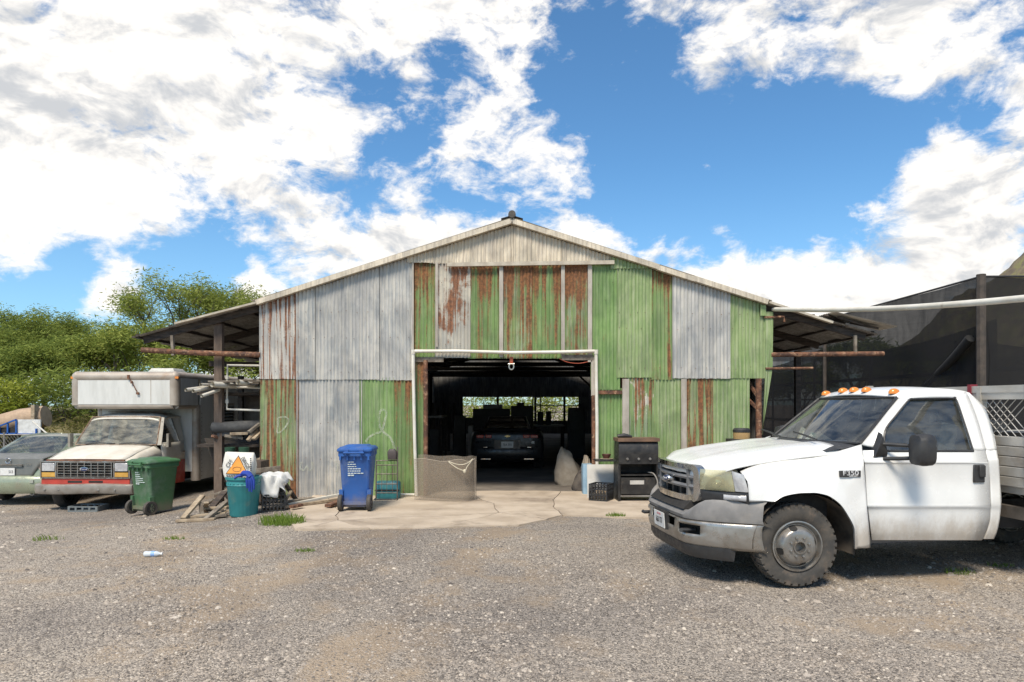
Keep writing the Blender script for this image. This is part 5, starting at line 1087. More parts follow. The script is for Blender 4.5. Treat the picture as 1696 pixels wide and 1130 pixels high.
# timber
def plank(label, a, b, w=.09, h=.04, matl=WOOD_G, name='timber_plank', group='loose timber by the barn corner', cat='timber'):
    o = MB().bar((0, 0, 0), Vector(b) - Vector(a), w, h).build(name, matl, None, a); return tag(bevel(o, .004, 1), label, cat, group)
tr_ = simple('trestle', 'weathered wooden trestle with splayed legs leaning at the barn corner', 'trestle', [
    ('beam', WOOD_G, MB().bar(at(408, 782, 11.4), at(464, 775, 11.6), .09, .07)),
    ('leg', WOOD_G, MB().bar(at(455, 778, 11.5), (*at(476, 836, 11.3).xy, .02), .07, .045)), ('leg', WOOD_D, MB().bar(at(457, 779, 11.65), (*at(490, 823, 12.2).xy, .02), .07, .045)), ('brace', WOOD_T, MB().bar(at(474, 826, 11.5), at(482, 814, 11.9), .05, .03))])
for lab, p, q, Ya, Yb, w_, ml in (
    ('pale board lying flat at the front of the timber heap', (292, 863), (356, 860), 10.55, 10.6, .09, WOOD_T), ('pale board leaning across the front of the timber heap', (303, 859), (336, 821), 10.6, 11.1, .09, WOOD_T), ('short upright batten in the timber heap', (332, 832), (335, 856), 11.0, 10.9, .06, WOOD_G),
    ('board slanting up to the teal can', (341, 860), (374, 832), 10.6, 11.0, .09, WOOD_G), ('long brown board slanting against the lean-to post', (346, 846), (372, 815), 11.2, 11.6, .12, WOOD_D), ('narrow board lying level behind the leaning board', (332, 842), (376, 841), 11.15, 11.2, .07, WOOD_T),
    ('wide pale board lying behind the timber heap', (310, 857), (374, 850), 10.75, 10.9, .13, WOOD_T), ('grey board lying at the foot of the teal can', (330, 858), (376, 853), 10.7, 10.8, .08, WOOD_G)):
    plank(lab, at(*p, Ya), at(*q, Yb), w_, .04, ml)
for lab, p, q, Ya, Yb, w_, ml in (('long pale pipe on the concrete reaching towards the blue bin', (478, 836), (566, 819), 11.3, 12.3, .05, PVC), ('long pale board below the pipe by the grey sheets', (470, 840), (562, 827), 11.2, 12.0, .08, WOOD_T), ('brown board end by the blue bin', (543, 838), (562, 830), 11.2, 11.6, .12, RUST), ('grey board lying under the grey wall sheets', (466, 832), (520, 826), 11.7, 12.3, .09, WOOD_G), ('rusty bar end at the left of the long pipe', (482, 840), (500, 836), 11.0, 11.2, .09, RUST)):
    plank(lab, at(*p, Ya), at(*q, Yb), w_, .045, ml)
# rack under the left lean-to: frame of white pipe, boards, pipes, rolled tarp
YR = 13.0
def q3(px, py, Y=YR): return at(px, py, Y)
simple('pipe_frame', 'white plastic pipe frame standing out from the barn corner under the lean-to', 'frame', [('tube', PVC, MB().tube([q3(432, 606), q3(377, 605), q3(376, 640), q3(376, 678), q3(432, 680)], .022, 8)), ('tube', PVC, MB().tube([q3(376, 640), q3(432, 643)], .022, 8)), ('tube_tee', PVC, MB().tube([q3(376, 622), q3(376, 628)], .033, 8)), ('tube_tee', PVC, MB().tube([q3(376, 662), q3(376, 668)], .033, 8))])
tk = thing('storage_rack', 'dark timber rack under the left lean-to holding boards and pipes', 'rack', (-5.3, 13.2, -.15))
for z_ in (1.05, 2.05): MB().bb((-.75, -.1, z_), (.55, 2.0, z_ + .05)).build('shelf', WOOD_D, tk)
for x_, y_ in ((.5, -.05), (-.7, 1.9), (.5, 1.9)): MB().bb((x_ - .05, y_ - .05, -.05), (x_ + .05, y_ + .05, 2.5)).build('post', WOOD_D, tk)
MB().bb((-.75, 2.02, .2), (.6, 2.05, 2.05)).build('back_board', pm('brown board', (.13, .105, .085), (.09, .07, .055), .85), tk)
for k, (p, q, r_, lab) in enumerate((((308, 646), (352, 640), .032, 'thin white pipe lowest at left of the pipe bundle'), ((320, 648), (356, 641), .032, 'thin white pipe second from left in the bundle'), ((334, 656), (378, 641), .032, 'thin white pipe sloping down in front of the post'), ((352, 637), (402, 640), .055, 'thick white pipe with a dark open end on the rack'), ((394, 633), (428, 640), .05, 'short thick white pipe among the boards on the rack'), ((332, 637), (356, 638), .026, 'thin white pipe behind the bundle'))):
    a_, b_ = at(*p, 12.3 + .05 * k), at(*q, 13.2); 
    o = thing('plastic_pipe', lab, 'pipe', a_, 0, 'white plastic pipes on the rack'); dv = b_ - a_; b2 = a_ + dv * 2.0
    MB().tube([(0, 0, 0), dv * 1.0], r_, 12, False).tube([dv * 0.999, (0, 0, 0)], r_ * .78, 12, False).build('tube', PVC, o); MB().tube([dv * .15, dv * .16], r_ * .77, 10).build('dark_bore', DARK, o)
rd = random.Random(12)
for k in range(9):
    y_ = 12.75 + .14 * (k % 5); z_ = at(0, 640 - 2.2 * (k // 2), 13).z; plank(('lowest', 'second', 'third', 'fourth', 'fifth', 'sixth', 'seventh', 'eighth', 'topmost')[k] + ' of the boards stacked on the rack at the barn corner', (-5.75 + rd.uniform(0, .3), y_, z_ + .01), (-4.78, y_ + rd.uniform(-.1, .3), z_ + rd.uniform(0, .08)), .15, .03, WOOD_G, group='boards on the rack')
rl = thing('rolled_tarp', 'roll of dark grey tarpaulin lying on the rack under the lean-to', 'tarpaulin', at(351, 709, 12.9))
tm = MB(); tm.tube([(0, 0, 0), (.5, .15, .02), (.95, .3, .04)], [.105, .115, .10], 14, False); tm.tube([(0, 0, .0), (.3, .1, 0)], .035, 8, False)
tm.tube([(.001 + .0 * a, 0 + .07 * math.cos(a * .6) * (1 - a / 40), .07 * math.sin(a * .6) * (1 - a / 40)) for a in range(32)], .008, 4)
tm.grid(lambda i, j: (.1 + .85 * i / 10, .1 + .2 * i / 10 - .11, .0 - .17 * j / 4 * (1 - .5 * i / 10) + .01 * math.sin(i * 2.2)), range(11), range(5)); tm.build('fabric', pm('dark tarp', (.055, .055, .055), (.08, .08, .078), .8, 0, 5, bump=.3), rl)
for k, (p, q, ml, lab) in enumerate((((381, 719), (410, 718), WOOD_T, 'pale board end under the rolled tarp'), ((412, 716), (430, 702), WOOD_G, 'board slanting up beside the rolled tarp'), ((411, 730), (425, 712), WOOD_T, 'short block standing under the rolled tarp'), ((372, 722), (402, 726), WOOD_G, 'grey board below the rolled tarp'), ((420, 728), (432, 716), WOOD_T, 'short block at the barn edge below the tarp'), ((352, 722), (366, 728), RUST, 'rusty bracket below the end of the rolled tarp'))):
    plank(lab, at(*p, 12.85), at(*q, 13.0), .09, .05, ml, group='boards under the rolled tarp')
rd = random.Random(77)
for k in range(26):
    p = Vector((rd.uniform(-5.75, -4.85), rd.uniform(12.7, 13.9), rd.uniform(.0, .75) - .12)); an = rd.uniform(-.7, .7); l_ = rd.uniform(.4, 1.1)
    plank('loose scrap board in the jumbled heap under the rack', p, p + Vector((math.cos(an) * l_ * .7, math.sin(an) * l_, rd.uniform(-.15, .3))), rd.uniform(.06, .16), rd.uniform(.02, .05), (WOOD_G, WOOD_T, WOOD_D)[k % 3], 'scrap_board', 'scrap boards under the rack')
for k in range(12):
    p = gnd(rd.uniform(318, 372), rd.uniform(838, 858)); an = rd.uniform(-1.2, 1.2); l_ = rd.uniform(.3, .8)
    plank('short offcut lying in the timber heap left of the teal can', p + Vector((0, 0, .03 + .02 * (k % 4))), p + Vector((math.cos(an) * l_, math.sin(an) * l_, rd.uniform(.03, .3))), rd.uniform(.05, .1), .03, (WOOD_G, WOOD_T)[k % 2], 'timber_offcut', 'offcuts in the timber heap')
hull = simple('tilted_tray', 'dark brown tray or trough under the rolled tarp', 'tray', [('body', pm('brown trough', (.07, .055, .045), (.05, .04, .03), .85), MB().loft([[at(338, 725, 13.6), at(430, 735, 13.6), at(430, 790, 13.6), at(365, 800, 13.6)], [at(338, 725, 13.7), at(430, 735, 13.7), at(430, 790, 13.7), at(365, 800, 13.7)]]))])
# folding chair and teal case beside the blue bin
ch = thing('folding_cart', 'old wire luggage cart standing behind the blue bin', 'cart', gnd(645, 828))
DRK = pm('tarnished wire', (.10, .085, .07), (.15, .13, .11), .6, .3)
cm = MB()
for x_ in (-.24, .14): cm.tube([(x_, 0, 0), (x_, .03, .95 if x_ > 0 else .7)], .012, 6)
for z_ in (.12, .28, .46, .62, .70): cm.tube([(-.24, .02, z_), (.14, .02, z_)], .010, 6)
for x_ in (-.14, -.05, .05): cm.tube([(x_, .02, .12), (x_, .02, .62)], .006, 5)
cm.tube([(-.24, .0, .03), (-.24, -.18, .03), (.14, -.18, .03), (.14, 0, .03)], .011, 6); cm.build('frame', DRK, ch)
MB().loft([rect(.16, .07, .0, .03, 3, .05), rect(.17, .09, .14, .03, 3, .05), rect(.1, .05, .19, .02, 3, .05)]).build('bundle', pm('dark bundle', (.07, .055, .05)), ch, (0, 0, .72))
cs_ = thing('teal_case', 'teal soft case lying at the foot of the wire cart', 'case', gnd(642, 826) + Vector((0, .06, 0)))
MB().loft([rect(.40, .20, 0, .05), rect(.44, .22, .03, .06), rect(.44, .22, .28, .06), rect(.40, .18, .31, .05)]).build('shell', pm('teal cloth', (.02, .13, .17), (.03, .18, .2), .6, 0, 5), cs_, ang=50); MB().bb((-.222, -.114, .14), (.222, -.108, .17)).build('strap', BLACK, cs_)
# stretched wire mesh screen at the left of the doorway
scr = thing('mesh_screen', 'sheet of fine wire mesh bent round at the left of the doorway', 'screen', (0, 0, 0))
MESHW = net_mat('wire mesh', (.27, .225, .175), .50, 60.0, .22)
spts = [at(700, 818, 11.95), at(735, 830, 11.6), at(765, 830, 11.6), at(785, 825, 11.75)]
base_pts = interp([(-1.75, 12.2), (-1.35, 12.05), (-1.0, 11.98), (-.78, 12.02), (-.66, 12.18)], 21)
MB().grid(lambda i, j: (base_pts[i][0], base_pts[i][1], .014 + (.72 + .02 * math.sin(i * .7)) * j / 4), range(21), range(5)).build('wire_mesh', MESHW, scr)
MB().grid(lambda i, j: (base_pts[i][0] + .02, base_pts[i][1] + .38 - .012 * i, .014 + (.78 + .01 * math.sin(i * .9)) * j / 4), range(21), range(5)).build('wire_mesh', MESHW, scr)
MB().tube([(x_, y_, .735 + .02 * math.sin(i * .7)) for i, (x_, y_) in enumerate(base_pts)], .005, 5).tube([(base_pts[-1][0], base_pts[-1][1], .014), (base_pts[-1][0], base_pts[-1][1], .74)], .006, 5).build('edge_wire', pm('mesh edge', (.42, .35, .27)), scr)
rp = thing('rope_loop', 'pale rope loop hanging from the wire mesh screen', 'rope', at(783, 760, 11.9))
rpts = [(0, 0, 0), (-.07, -.01, -.06), (-.17, -.015, -.10), (-.30, -.015, -.09), (-.42, -.01, -.045), (-.36, -.02, -.10), (-.28, -.02, -.155), (-.20, -.025, -.19), (-.13, -.025, -.20), (-.10, -.02, -.14), (-.04, -.01, -.06), (0, 0, 0)]
MB().tube(interp(rpts, 50), .007, 6).build('cord', pm('pale rope', (.62, .56, .42)), rp); MB().lathe([(.001, .03), (.025, .02), (.03, 0), (.02, -.03), (.001, -.04)], 10, (-.14, -.03, -.21)).build('knot', pm('pale rope', (.62, .56, .42)), rp)
# hook and cord in the doorway head
hk = thing('chain_shackle', 'steel shackle on an orange strap hanging from the door head', 'shackle', at(847, 594, 12.75))
MB().bb((-.03, -.01, -.1), (.03, .01, .03)).build('strap', pm('orange strap', (.45, .10, .04)), hk); MB().tube([(.045 * math.sin(a), 0, -.15 - .055 * math.cos(a)) for a in [R(-150 + 300 * k / 16) for k in range(17)]], .014, 7).tube([(-.06, 0, -.10), (.06, 0, -.10)], .012, 6).build('shackle', pm('bright steel', (.55, .54, .5), None, .3, .8), hk)
tag(MB().tube(interp([tuple(at(926, 594, 12.74)), tuple(at(940, 600, 12.74)), tuple(at(958, 602, 12.74)), tuple(at(976, 599, 12.74))], 20), .006, 5).build('orange_cord', pm('orange cord', (.5, .10, .05))), 'orange cord sagging under the right end of the door head', 'cord')
# barbecue with side shelves, bowl, crate, white board
gb_ = gnd(1057, 831) + Vector((0, .25, 0)); gb_.z = .012
gr = thing('barbecue_grill', 'black rusty barbecue grill with brown hood standing right of the doorway', 'grill', gb_, R(2))
BK = pm('burnt black enamel', (.022, .021, .021), (.04, .038, .035), .45, .2, 6, dirt=(.11, .09, .07), dirt_amt=(.58, .8), dscale=5)
MB().bb((-.36, -.24, 0), (-.32, .2, .66)).build('side_leg', BK, gr); MB().bb((.32, -.24, 0), (.36, .2, .66)).build('side_leg', BK, gr)
MB().bb((-.32, .17, .12), (.32, .2, .66)).build('back_panel', BK, gr); MB().bb((-.32, -.22, .08), (.32, .18, .11)).build('bottom_shelf', STEEL, gr); MB().bb((-.32, -.2, .45), (.32, .18, .47)).build('inner_shelf', BK, gr)
MB().bb((-.35, -.25, .66), (.35, .2, .84)).build('control_panel', BK, gr)
for k in range(3): MB().lathe([(.001, -.03), (.02, -.028), (.024, 0)], 10, (-.2 + .2 * k, -.25, .75), 'Y').build('knob', STEEL, gr)
MB().loft([[(x_, y_, z_) for y_, z_ in ((-.25, .84), (-.25, .98), (-.2, 1.06), (.18, 1.06), (.2, .84))] for x_ in (-.35, .35)]).build('hood', BK, gr)
MB().bb((-.37, -.27, 1.055), (.37, .2, 1.115)).build('hood_top', pm('brown baked top', (.20, .12, .075), (.13, .08, .055), .6, .2), gr)
MB().bb((-.74, -.18, .70), (-.37, .15, .725)).build('side_shelf', BK, gr); MB().bb((.37, -.18, .72), (.6, .15, .745)).build('side_shelf', BK, gr)
MB().bb((-.15, -.235, .30), (.1, -.228, .37)).build('label_plate', pm('tin label', (.5, .48, .44)), gr); MB().bb((-.31, -.225, .13), (.31, -.21, .42)).build('front_panel', BK, gr)
MB().tube(interp([(.2, -.1, .5), (.28, -.2, .48), (.33, -.26, .35), (.3, -.24, .22)], 14), .012, 6).build('gas_hose', pm('grey hose', (.3, .28, .25)), gr)
bw = MB().lathe([(.001, .004), (.05, .0), (.075, .05), (.085, .075), (.075, .075), (.065, .05), (.001, .02)], 18).build('bowl', pm('brown bowl', (.10, .035, .025)), None, gb_ + Vector((-.53, -.04, .745))); tag(bw, 'small brown bowl on the left shelf of the grill', 'bowl')
sc2 = MB().lathe([(.001, 0), (.11, 0), (.12, .015), (.001, .018)], 18).build('saucer', WOOD_T, None, gb_ + Vector((-.53, -.04, .726))); tag(sc2, 'tan saucer under the brown bowl on the grill shelf', 'saucer')
tag(MB().tube([(0, 0, 0), (.12, 0, .012), (.26, .02, -.01)], [.03, .04, .02], 8).build('oven_mitt', BLACK, None, gb_ + Vector((-.34, -.1, 1.145))), 'black tool lying on the hood of the grill', 'tool')
g5 = gnd(998, 831); g5.z = .013; milk_crate('black milk crate on the concrete in front of the white board', g5 + Vector((0, .19, 0)), R(-28), .33, .30)
rdk = random.Random(3)
tag(MB().loft([rect(.26, .24, 0, .05), rect(.27, .25, .1, .06), rect(.15, .12, .17, .05)]).build('crate_scrap', WOOD_T, None, g5 + Vector((0, .19, .016)), (0, 0, R(-28))), 'heap of wood scraps inside the milk crate', 'scraps')
wb_ = MB().box((0, 0, .30), (.62, .02, .62), (R(-9), 0, 0)).build('white_board', pm('off-white board', (.55, .54, .50), (.48, .46, .42), .7, 0, 4, dirt=(.35, .3, .24), dirt_amt=(.6, .8)), None, (bx(997), 12.5, .01)); tag(wb_, 'off-white board leaning behind the milk crate at the right door post', 'board')
# odds behind the truck's hood
dr = simple('paint_drum', 'tan drum with a black lid standing at the barn corner behind the truck', 'drum', [('drum', pm('tan drum', (.42, .27, .11), (.34, .22, .09), .6), MB().lathe([(.001, 0), (.14, 0), (.145, .1), (.14, .13)], 20)), ('lid', BLACK, MB().lathe([(.15, .12), (.15, .16), (.12, .19), (.001, .195)], 20))], at(1228, 727, 12.1)); dr.location.z = at(1228, 727, 12.1).z
bs_ = MB().loft([rect(.5, .4, 0, .03), rect(.46, .36, dr.location.z - .012, .03)]).build('cabinet_stand', BLACK, None, (dr.location.x, dr.location.y, .012)); tag(bs_, 'dark stand under the tan drum at the barn corner', 'stand')
hp_ = simple('junk_heap', 'heap of green and grey scrap at the right corner of the barn', 'scrap', [('green_board', pm('green scrap', (.03, .12, .08)), MB().box((.25, .1, .95), (.5, .05, .35), (.2, .4, .3)).box((.0, .2, .5), (.6, .5, .9))), ('pale_scrap', PVC, MB().bar((-.25, 0, .8), (-.05, .05, 1.28), .06).bar((-.2, .1, .85), (.1, .0, 1.15), .05)), ('grey_scrap', STEEL, MB().box((.3, 0, 1.05), (.25, .2, .2), (.3, .5, .2)).box((.55, .2, .5), (.4, .4, 1.0)))], (5.75, 13.3, -.02))
# small tray under the van's nose, bottle on the gravel
ty_ = gnd(147, 846); tray = thing('plastic_tray', 'flat blue-grey plastic tray on the gravel under the van bumper', 'tray', ty_)
GT = pm('blue-grey plastic', (.13, .15, .16), (.17, .19, .19), .6); mb = MB()
for s_ in (-1, 1):
    mb.bb((-.30, s_ * .2 - .01, .0), (.30, s_ * .2 + .01, .035)).bb((-.30, s_ * .2 - .01, .095), (.30, s_ * .2 + .01, .12)).bb((s_ * .30 - .01, -.2, 0), (s_ * .30 + .01, .2, .12))
    for k in range(5): mb.bb((-.28 + .14 * k - .02, s_ * .2 - .009, .03), (-.28 + .14 * k + .02, s_ * .2 + .009, .1))
mb.build('sides', GT, tray); MB().bb((-.30, -.2, 0), (.30, .2, .012)).build('base', GT, tray)
bo = gnd(252, 922); bt = thing('water_bottle', 'crushed clear plastic bottle lying on the gravel', 'bottle', bo + Vector((0, 0, .03)), R(4))
MB().lathe([(.001, -.085), (.028, -.085), (.033, -.07), (.030, -.03), (.034, 0), (.031, .03), (.033, .05), (.014, .085), (.013, .10)], 16, axis='X').build('body', pm('clear plastic', (.75, .80, .84), (.66, .72, .78), .12, 0, 20, trans=.25), bt, ang=50)
MB().lathe([(.016, .095), (.017, .115), (.001, .116)], 12, axis='X').build('cap', PLATE, bt); MB().lathe([(.0345, -.005), (.0325, .02), (.0322, .035)], 16, axis='X').build('label_band', pm('bottle label', (.25, .42, .75)), bt)

# ============================================================ inside the barn
def inbox(name, label, cat, a, b, matl, group=None):
    o = thing(name, label, cat, ((a[0] + b[0]) / 2, (a[1] + b[1]) / 2, .016)); w, d_, h = b[0] - a[0], b[1] - a[1], b[2]
    bevel(MB().bb((-w / 2, -d_ / 2, 0), (w / 2, d_ / 2, h)).build('carcass', matl, o), .01); MB().bb((-w / 2 + .02, -d_ / 2 - .012, .05), (-.005, -d_ / 2, h - .03)).build('door', matl, o); MB().bb((.005, -d_ / 2 - .012, .05), (w / 2 - .02, -d_ / 2, h - .03)).build('door', matl, o)
    if group: o['group'] = group
    return o
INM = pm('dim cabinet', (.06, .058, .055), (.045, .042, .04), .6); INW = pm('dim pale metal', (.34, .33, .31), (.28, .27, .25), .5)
YI = 23.0; ip = lambda px, py, Y=YI: at(px, py, Y)
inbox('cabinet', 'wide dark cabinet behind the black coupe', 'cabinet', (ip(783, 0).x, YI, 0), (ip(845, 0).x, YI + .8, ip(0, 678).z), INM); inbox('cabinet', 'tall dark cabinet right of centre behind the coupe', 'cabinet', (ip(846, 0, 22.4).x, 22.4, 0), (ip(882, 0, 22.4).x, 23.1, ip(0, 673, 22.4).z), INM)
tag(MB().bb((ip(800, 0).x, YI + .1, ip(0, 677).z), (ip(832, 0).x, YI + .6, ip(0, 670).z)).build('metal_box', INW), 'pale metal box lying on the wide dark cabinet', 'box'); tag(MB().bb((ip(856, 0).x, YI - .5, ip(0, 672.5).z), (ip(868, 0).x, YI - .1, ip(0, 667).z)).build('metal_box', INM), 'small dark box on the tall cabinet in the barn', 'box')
tag(MB().bb((at(775.5, 0, 18.6).x, 18.6, .02), (at(782.5, 0, 18.6).x, 19.2, at(0, 706, 18.6).z)).build('fridge_panel', INW), 'narrow pale metal panel left of the black coupe', 'panel')
def bench(label, a, b, h, matl):
    o = thing('work_table', label, 'table', (a[0], a[1], .016)); w, d_ = b[0] - a[0], b[1] - a[1]
    MB().bb((0, 0, h - .05), (w, d_, h)).build('table_top', matl, o)
    for x_, y_ in ((.04, .04), (w - .04, .04), (.04, d_ - .04), (w - .04, d_ - .04)): MB().bb((x_ - .03, y_ - .03, 0), (x_ + .03, y_ + .03, h - .05)).build('leg', WOOD_D, o)
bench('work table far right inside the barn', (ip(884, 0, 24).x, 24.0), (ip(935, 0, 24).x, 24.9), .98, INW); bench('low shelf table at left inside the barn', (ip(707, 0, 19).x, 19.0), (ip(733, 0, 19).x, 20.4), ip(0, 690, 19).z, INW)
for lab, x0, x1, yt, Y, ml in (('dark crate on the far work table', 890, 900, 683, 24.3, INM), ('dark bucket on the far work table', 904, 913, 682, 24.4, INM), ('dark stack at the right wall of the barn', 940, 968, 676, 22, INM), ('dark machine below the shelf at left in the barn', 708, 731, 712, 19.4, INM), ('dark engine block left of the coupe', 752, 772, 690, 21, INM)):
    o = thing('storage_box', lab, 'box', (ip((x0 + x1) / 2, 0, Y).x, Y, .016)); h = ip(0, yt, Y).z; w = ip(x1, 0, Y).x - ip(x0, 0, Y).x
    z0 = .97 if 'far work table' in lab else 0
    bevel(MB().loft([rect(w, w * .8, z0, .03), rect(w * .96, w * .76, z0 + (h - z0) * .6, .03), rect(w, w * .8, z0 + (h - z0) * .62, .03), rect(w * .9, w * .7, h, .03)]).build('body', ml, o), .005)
ld = thing('ladder', 'tall ladder standing against the back opening of the barn', 'ladder', (ip(883, 0, 26).x, 26.2, .016)); lm = MB()
for x_ in (0, .30): lm.bar((x_, 0, 0), (x_, .3, 2.2), .04)
for k in range(7): lm.bar((0, .3 * k / 7.5 + .04, .3 + k * .28), (.30, .3 * k / 7.5 + .04, .3 + k * .28), .03)
lm.build('rails_and_rungs', STEEL, ld)
for k in range(5): tag(MB().bar((0, 0, 0), (0, .1, ip(0, 668 + k % 2 * 8, 25).z), .10, .06).build('fence_picket', WOOD_D, None, (ip(716 + k * 9, 0, 25).x, 25, .016)), ('first', 'second', 'third', 'fourth', 'fifth')[k] + ' upright picket from the left at the back of the barn', 'picket', 'pickets at the back of the barn')
SK = pm('canvas sack', (.42, .36, .285), (.30, .25, .19), .9, 0, 4, bump=.3)
def lump(label, c, sz, lean, matl, name='sack'):
    secs = []; rd = random.Random(int(c[0] * 100))
    for k, (f, s_) in enumerate(((0, .95), (.1, 1.06), (.33, 1.0), (.58, .8), (.76, .58), (.9, .40), (1.0, .28))):
        secs.append([(lean * f + x_ * s_ + rd.uniform(-.028, .028), y_ * s_ + rd.uniform(-.03, .03), sz[2] * f * (1 + .12 * x_ / sz[0] * -1)) for x_, y_, _ in rect(sz[0], sz[1], 0, min(sz[:2]) * .45, 4)])
    return tag(MB().loft(secs).build(name, matl, None, c, ang=60), label, name, 'sacks inside the doorway')
lump('tall pale canvas sack leaning inside the right of the doorway', (at(944, 0, 14.5).x, 14.5, .016), (.58, .45, .76), -.10, SK); lump('dark rounded sack in front of the tall canvas sack', (at(961, 0, 13.55).x, 13.55, .016), (.30, .3, .42), .05, pm('dark sack', (.10, .085, .07), (.06, .05, .045), .9)); lump('pale bundle by the right door post', (at(972, 0, 13.55).x, 13.55, .016), (.26, .35, .66), 0, SK)
tag(MB().loft([rect(.22, .3, 0, .04), rect(.24, .32, .5, .04), rect(.22, .3, .56, .04)]).build('cooler', pm('pale blue plastic', (.28, .42, .52), (.22, .34, .44), .5), None, (at(974, 0, 13.1).x, 13.1, .016)), 'narrow pale blue container standing at the right door post', 'container')

# ============================================================ long white pipe across the right of the yard
pp = interp([tuple(at(1281, 512.5, 12.75)), tuple(at(1370, 513.5, 10.9)), tuple(at(1480, 510.5, 9.3)), tuple(at(1590, 503.5, 8.1)), tuple(at(1700, 494, 7.2)), tuple(at(1950, 470, 5.6))], 40)
op = thing('overhead_pipe', 'long white pipe running from the barn eave out over the truck', 'pipe', pp[-1][:2] + (G(*pp[-1][:2]),)); off = Vector(op.location)
MB().tube([Vector(p) - off for p in pp], .038, 12).build('tube', PVC, op); MB().tube([(0, 0, 0), Vector(pp[-1]) - off], .05, 10).build('support_post', STEEL, op)
# ============================================================ shade-net house at the right
nh = thing('shade_house', 'tall black shade net house with posts at the right of the barn', 'shade house', (11.0, 16.0, 0))
NET = net_mat('black shade net', (.028, .028, .029), .85, cvar=.06); NET2 = net_mat('black net double', (.024, .022, .020), .80, cvar=.06)
ZN = 4.72; rd = random.Random(8)
MB().grid(lambda i, j: (.22 * math.sin(i * 1.3 + .5 * j) * math.sin(math.pi * j / 5), 32 * i / 40, (ZN - .05 * abs(math.sin(i * math.pi / 4))) * j / 5), range(41), range(6)).build('side_net', NET, nh, ang=60)
MB().grid(lambda i, j: (20 * i / 24, .08 * math.sin(i * 1.7) * math.sin(math.pi * j / 5), (ZN - .05 * abs(math.sin(i * math.pi / 4))) * j / 5), range(25), range(6)).build('front_net', NET, nh, ang=60)
MB().grid(lambda i, j: (20 * i / 8, 32 * j / 12, ZN + .02 - .08 * math.sin(math.pi * ((j * 1.0) % 1))), range(9), range(13)).build('roof_net', net_mat('roof net', (.03, .03, .031), .6, cvar=.05), nh, ang=60)
MB().grid(lambda i, j: (.45 + .06 * math.sin(i * .8), .1 + 31 * i / 40, (3.75 - .35 * abs(math.sin(i * .26))) * j / 4), range(41), range(5)).build('inner_net', NET2, nh, ang=60)
MB().grid(lambda i, j: (.4 + 19 * i / 20, .6 + .06 * math.sin(i * .8), (3.25 - .25 * abs(math.sin(i * .5))) * j / 4), range(21), range(5)).build('inner_net', NET2, nh, ang=60)
MB().grid(lambda i, j: (19.9, 32 * i / 8, ZN * j), range(9), range(2)).build('far_net', NET, nh, ang=60)
for k in range(5): MB().tube([(0, .0 + 8 * k, 0), (0, 8 * k, ZN + .05)], .10 if k == 0 else .06, 8).build('post', pm('rough post', (.085, .068, .055), (.05, .042, .036), .9, 0, 5, bump=.4), nh)
for k in range(1, 4): MB().tube([(6 * k, 0, 0), (6 * k, 0, ZN + .05)], .07, 8).build('post', pm('rough post', (.085, .068, .055)), nh)
MB().tube([(0, 0, ZN), (0, 16, ZN - .04), (0, 32, ZN)], .025, 6).tube([(0, 0, ZN), (20, 0, ZN + .05)], .025, 6).build('top_cable', BLACK, nh)
for k in range(7): MB().tube([(.7, 2 + 4.2 * k, 0), (.7, 2 + 4.2 * k, 3.4)], .045, 6).build('inner_post', WOOD_D, nh)
for z_ in (1.0, 1.9, 2.6): MB().bb((1.2, .8, z_), (2.2, 30, z_ + .05)).build('plant_bench', pm('grey bench', (.17, .155, .135), (.10, .09, .08), .8), nh); MB().bb((2.4, 1.2, z_ + .2), (18, 2.2, z_ + .25)).build('plant_bench', pm('grey bench', (.17, .155, .135)), nh)
MB().tube(interp([(-.05, .3, 3.3), (-.06, 1.2, 2.7), (-.05, 2.6, 2.0), (-.03, 4.2, 1.75)], 20), [.11 - .003 * k for k in range(20)], 8).build('gathered_net', pm('black net bundle', (.016, .016, .016), None, .95), nh, ang=60)
# ============================================================ bank, trees and hill
GRASS = pm('rough grass', (.13, .125, .045), (.20, .165, .085), .95, 0, 1.6, bump=.6, bscale=18, dirt=(.075, .095, .028), dirt_amt=(.45, .65), dscale=.35)
def bank(x, y):
    return -.52 + 1.75 * sm((y - 19.5) / 15) + .15 * math.sin(x * .5) * sm((y - 20) / 6) + .1 * math.sin(x * 1.7 + y * .9) * sm((y - 20) / 6)
bk = MB(); bk.grid(lambda x, y: (x, y, bank(x, y)), [-90 + 2.5 * k for k in range(32)] + [-11, -9.5, -8.5], [18.5 + 1.2 * k for k in range(22)] + [48, 60, 90, 140]); tag(bk.build('grass_bank', GRASS), kind='structure')
def leafmat(name, c1, c2):
    m = bpy.data.materials.new(name); m.use_nodes = True; t = m.node_tree; t.nodes.clear()
    tone = nd(t, 'Attribute', attribute_name='tone').outputs['Fac']
    col = mix(t, tone, c1, c2)
    s = nd(t, 'MixShader', {0: .38, 1: nd(t, 'BsdfDiffuse', {0: col}).outputs[0], 2: nd(t, 'BsdfTranslucent', {0: mix(t, .5, col, (.30, .36, .06))}).outputs[0]})
    t.links.new(s.outputs[0], nd(t, 'OutputMaterial').inputs[0]); return m
LEAF_A = leafmat('feathery leaves', (.10, .145, .03), (.44, .47, .125)); LEAF_B = leafmat('dark leaves', (.068, .105, .027), (.34, .39, .10)); LEAF_C = leafmat('yellow-green leaves', (.20, .24, .03), (.40, .42, .08)); LEAF_D = leafmat('dry brush', (.12, .115, .045), (.27, .22, .115)); LEAF_W = leafmat('weed leaves', (.07, .13, .02), (.20, .28, .06))
BARK = pm('grey bark', (.13, .105, .08), (.07, .056, .044), .95, 0, 6, stretch=(2, 2, .5), bump=.5)
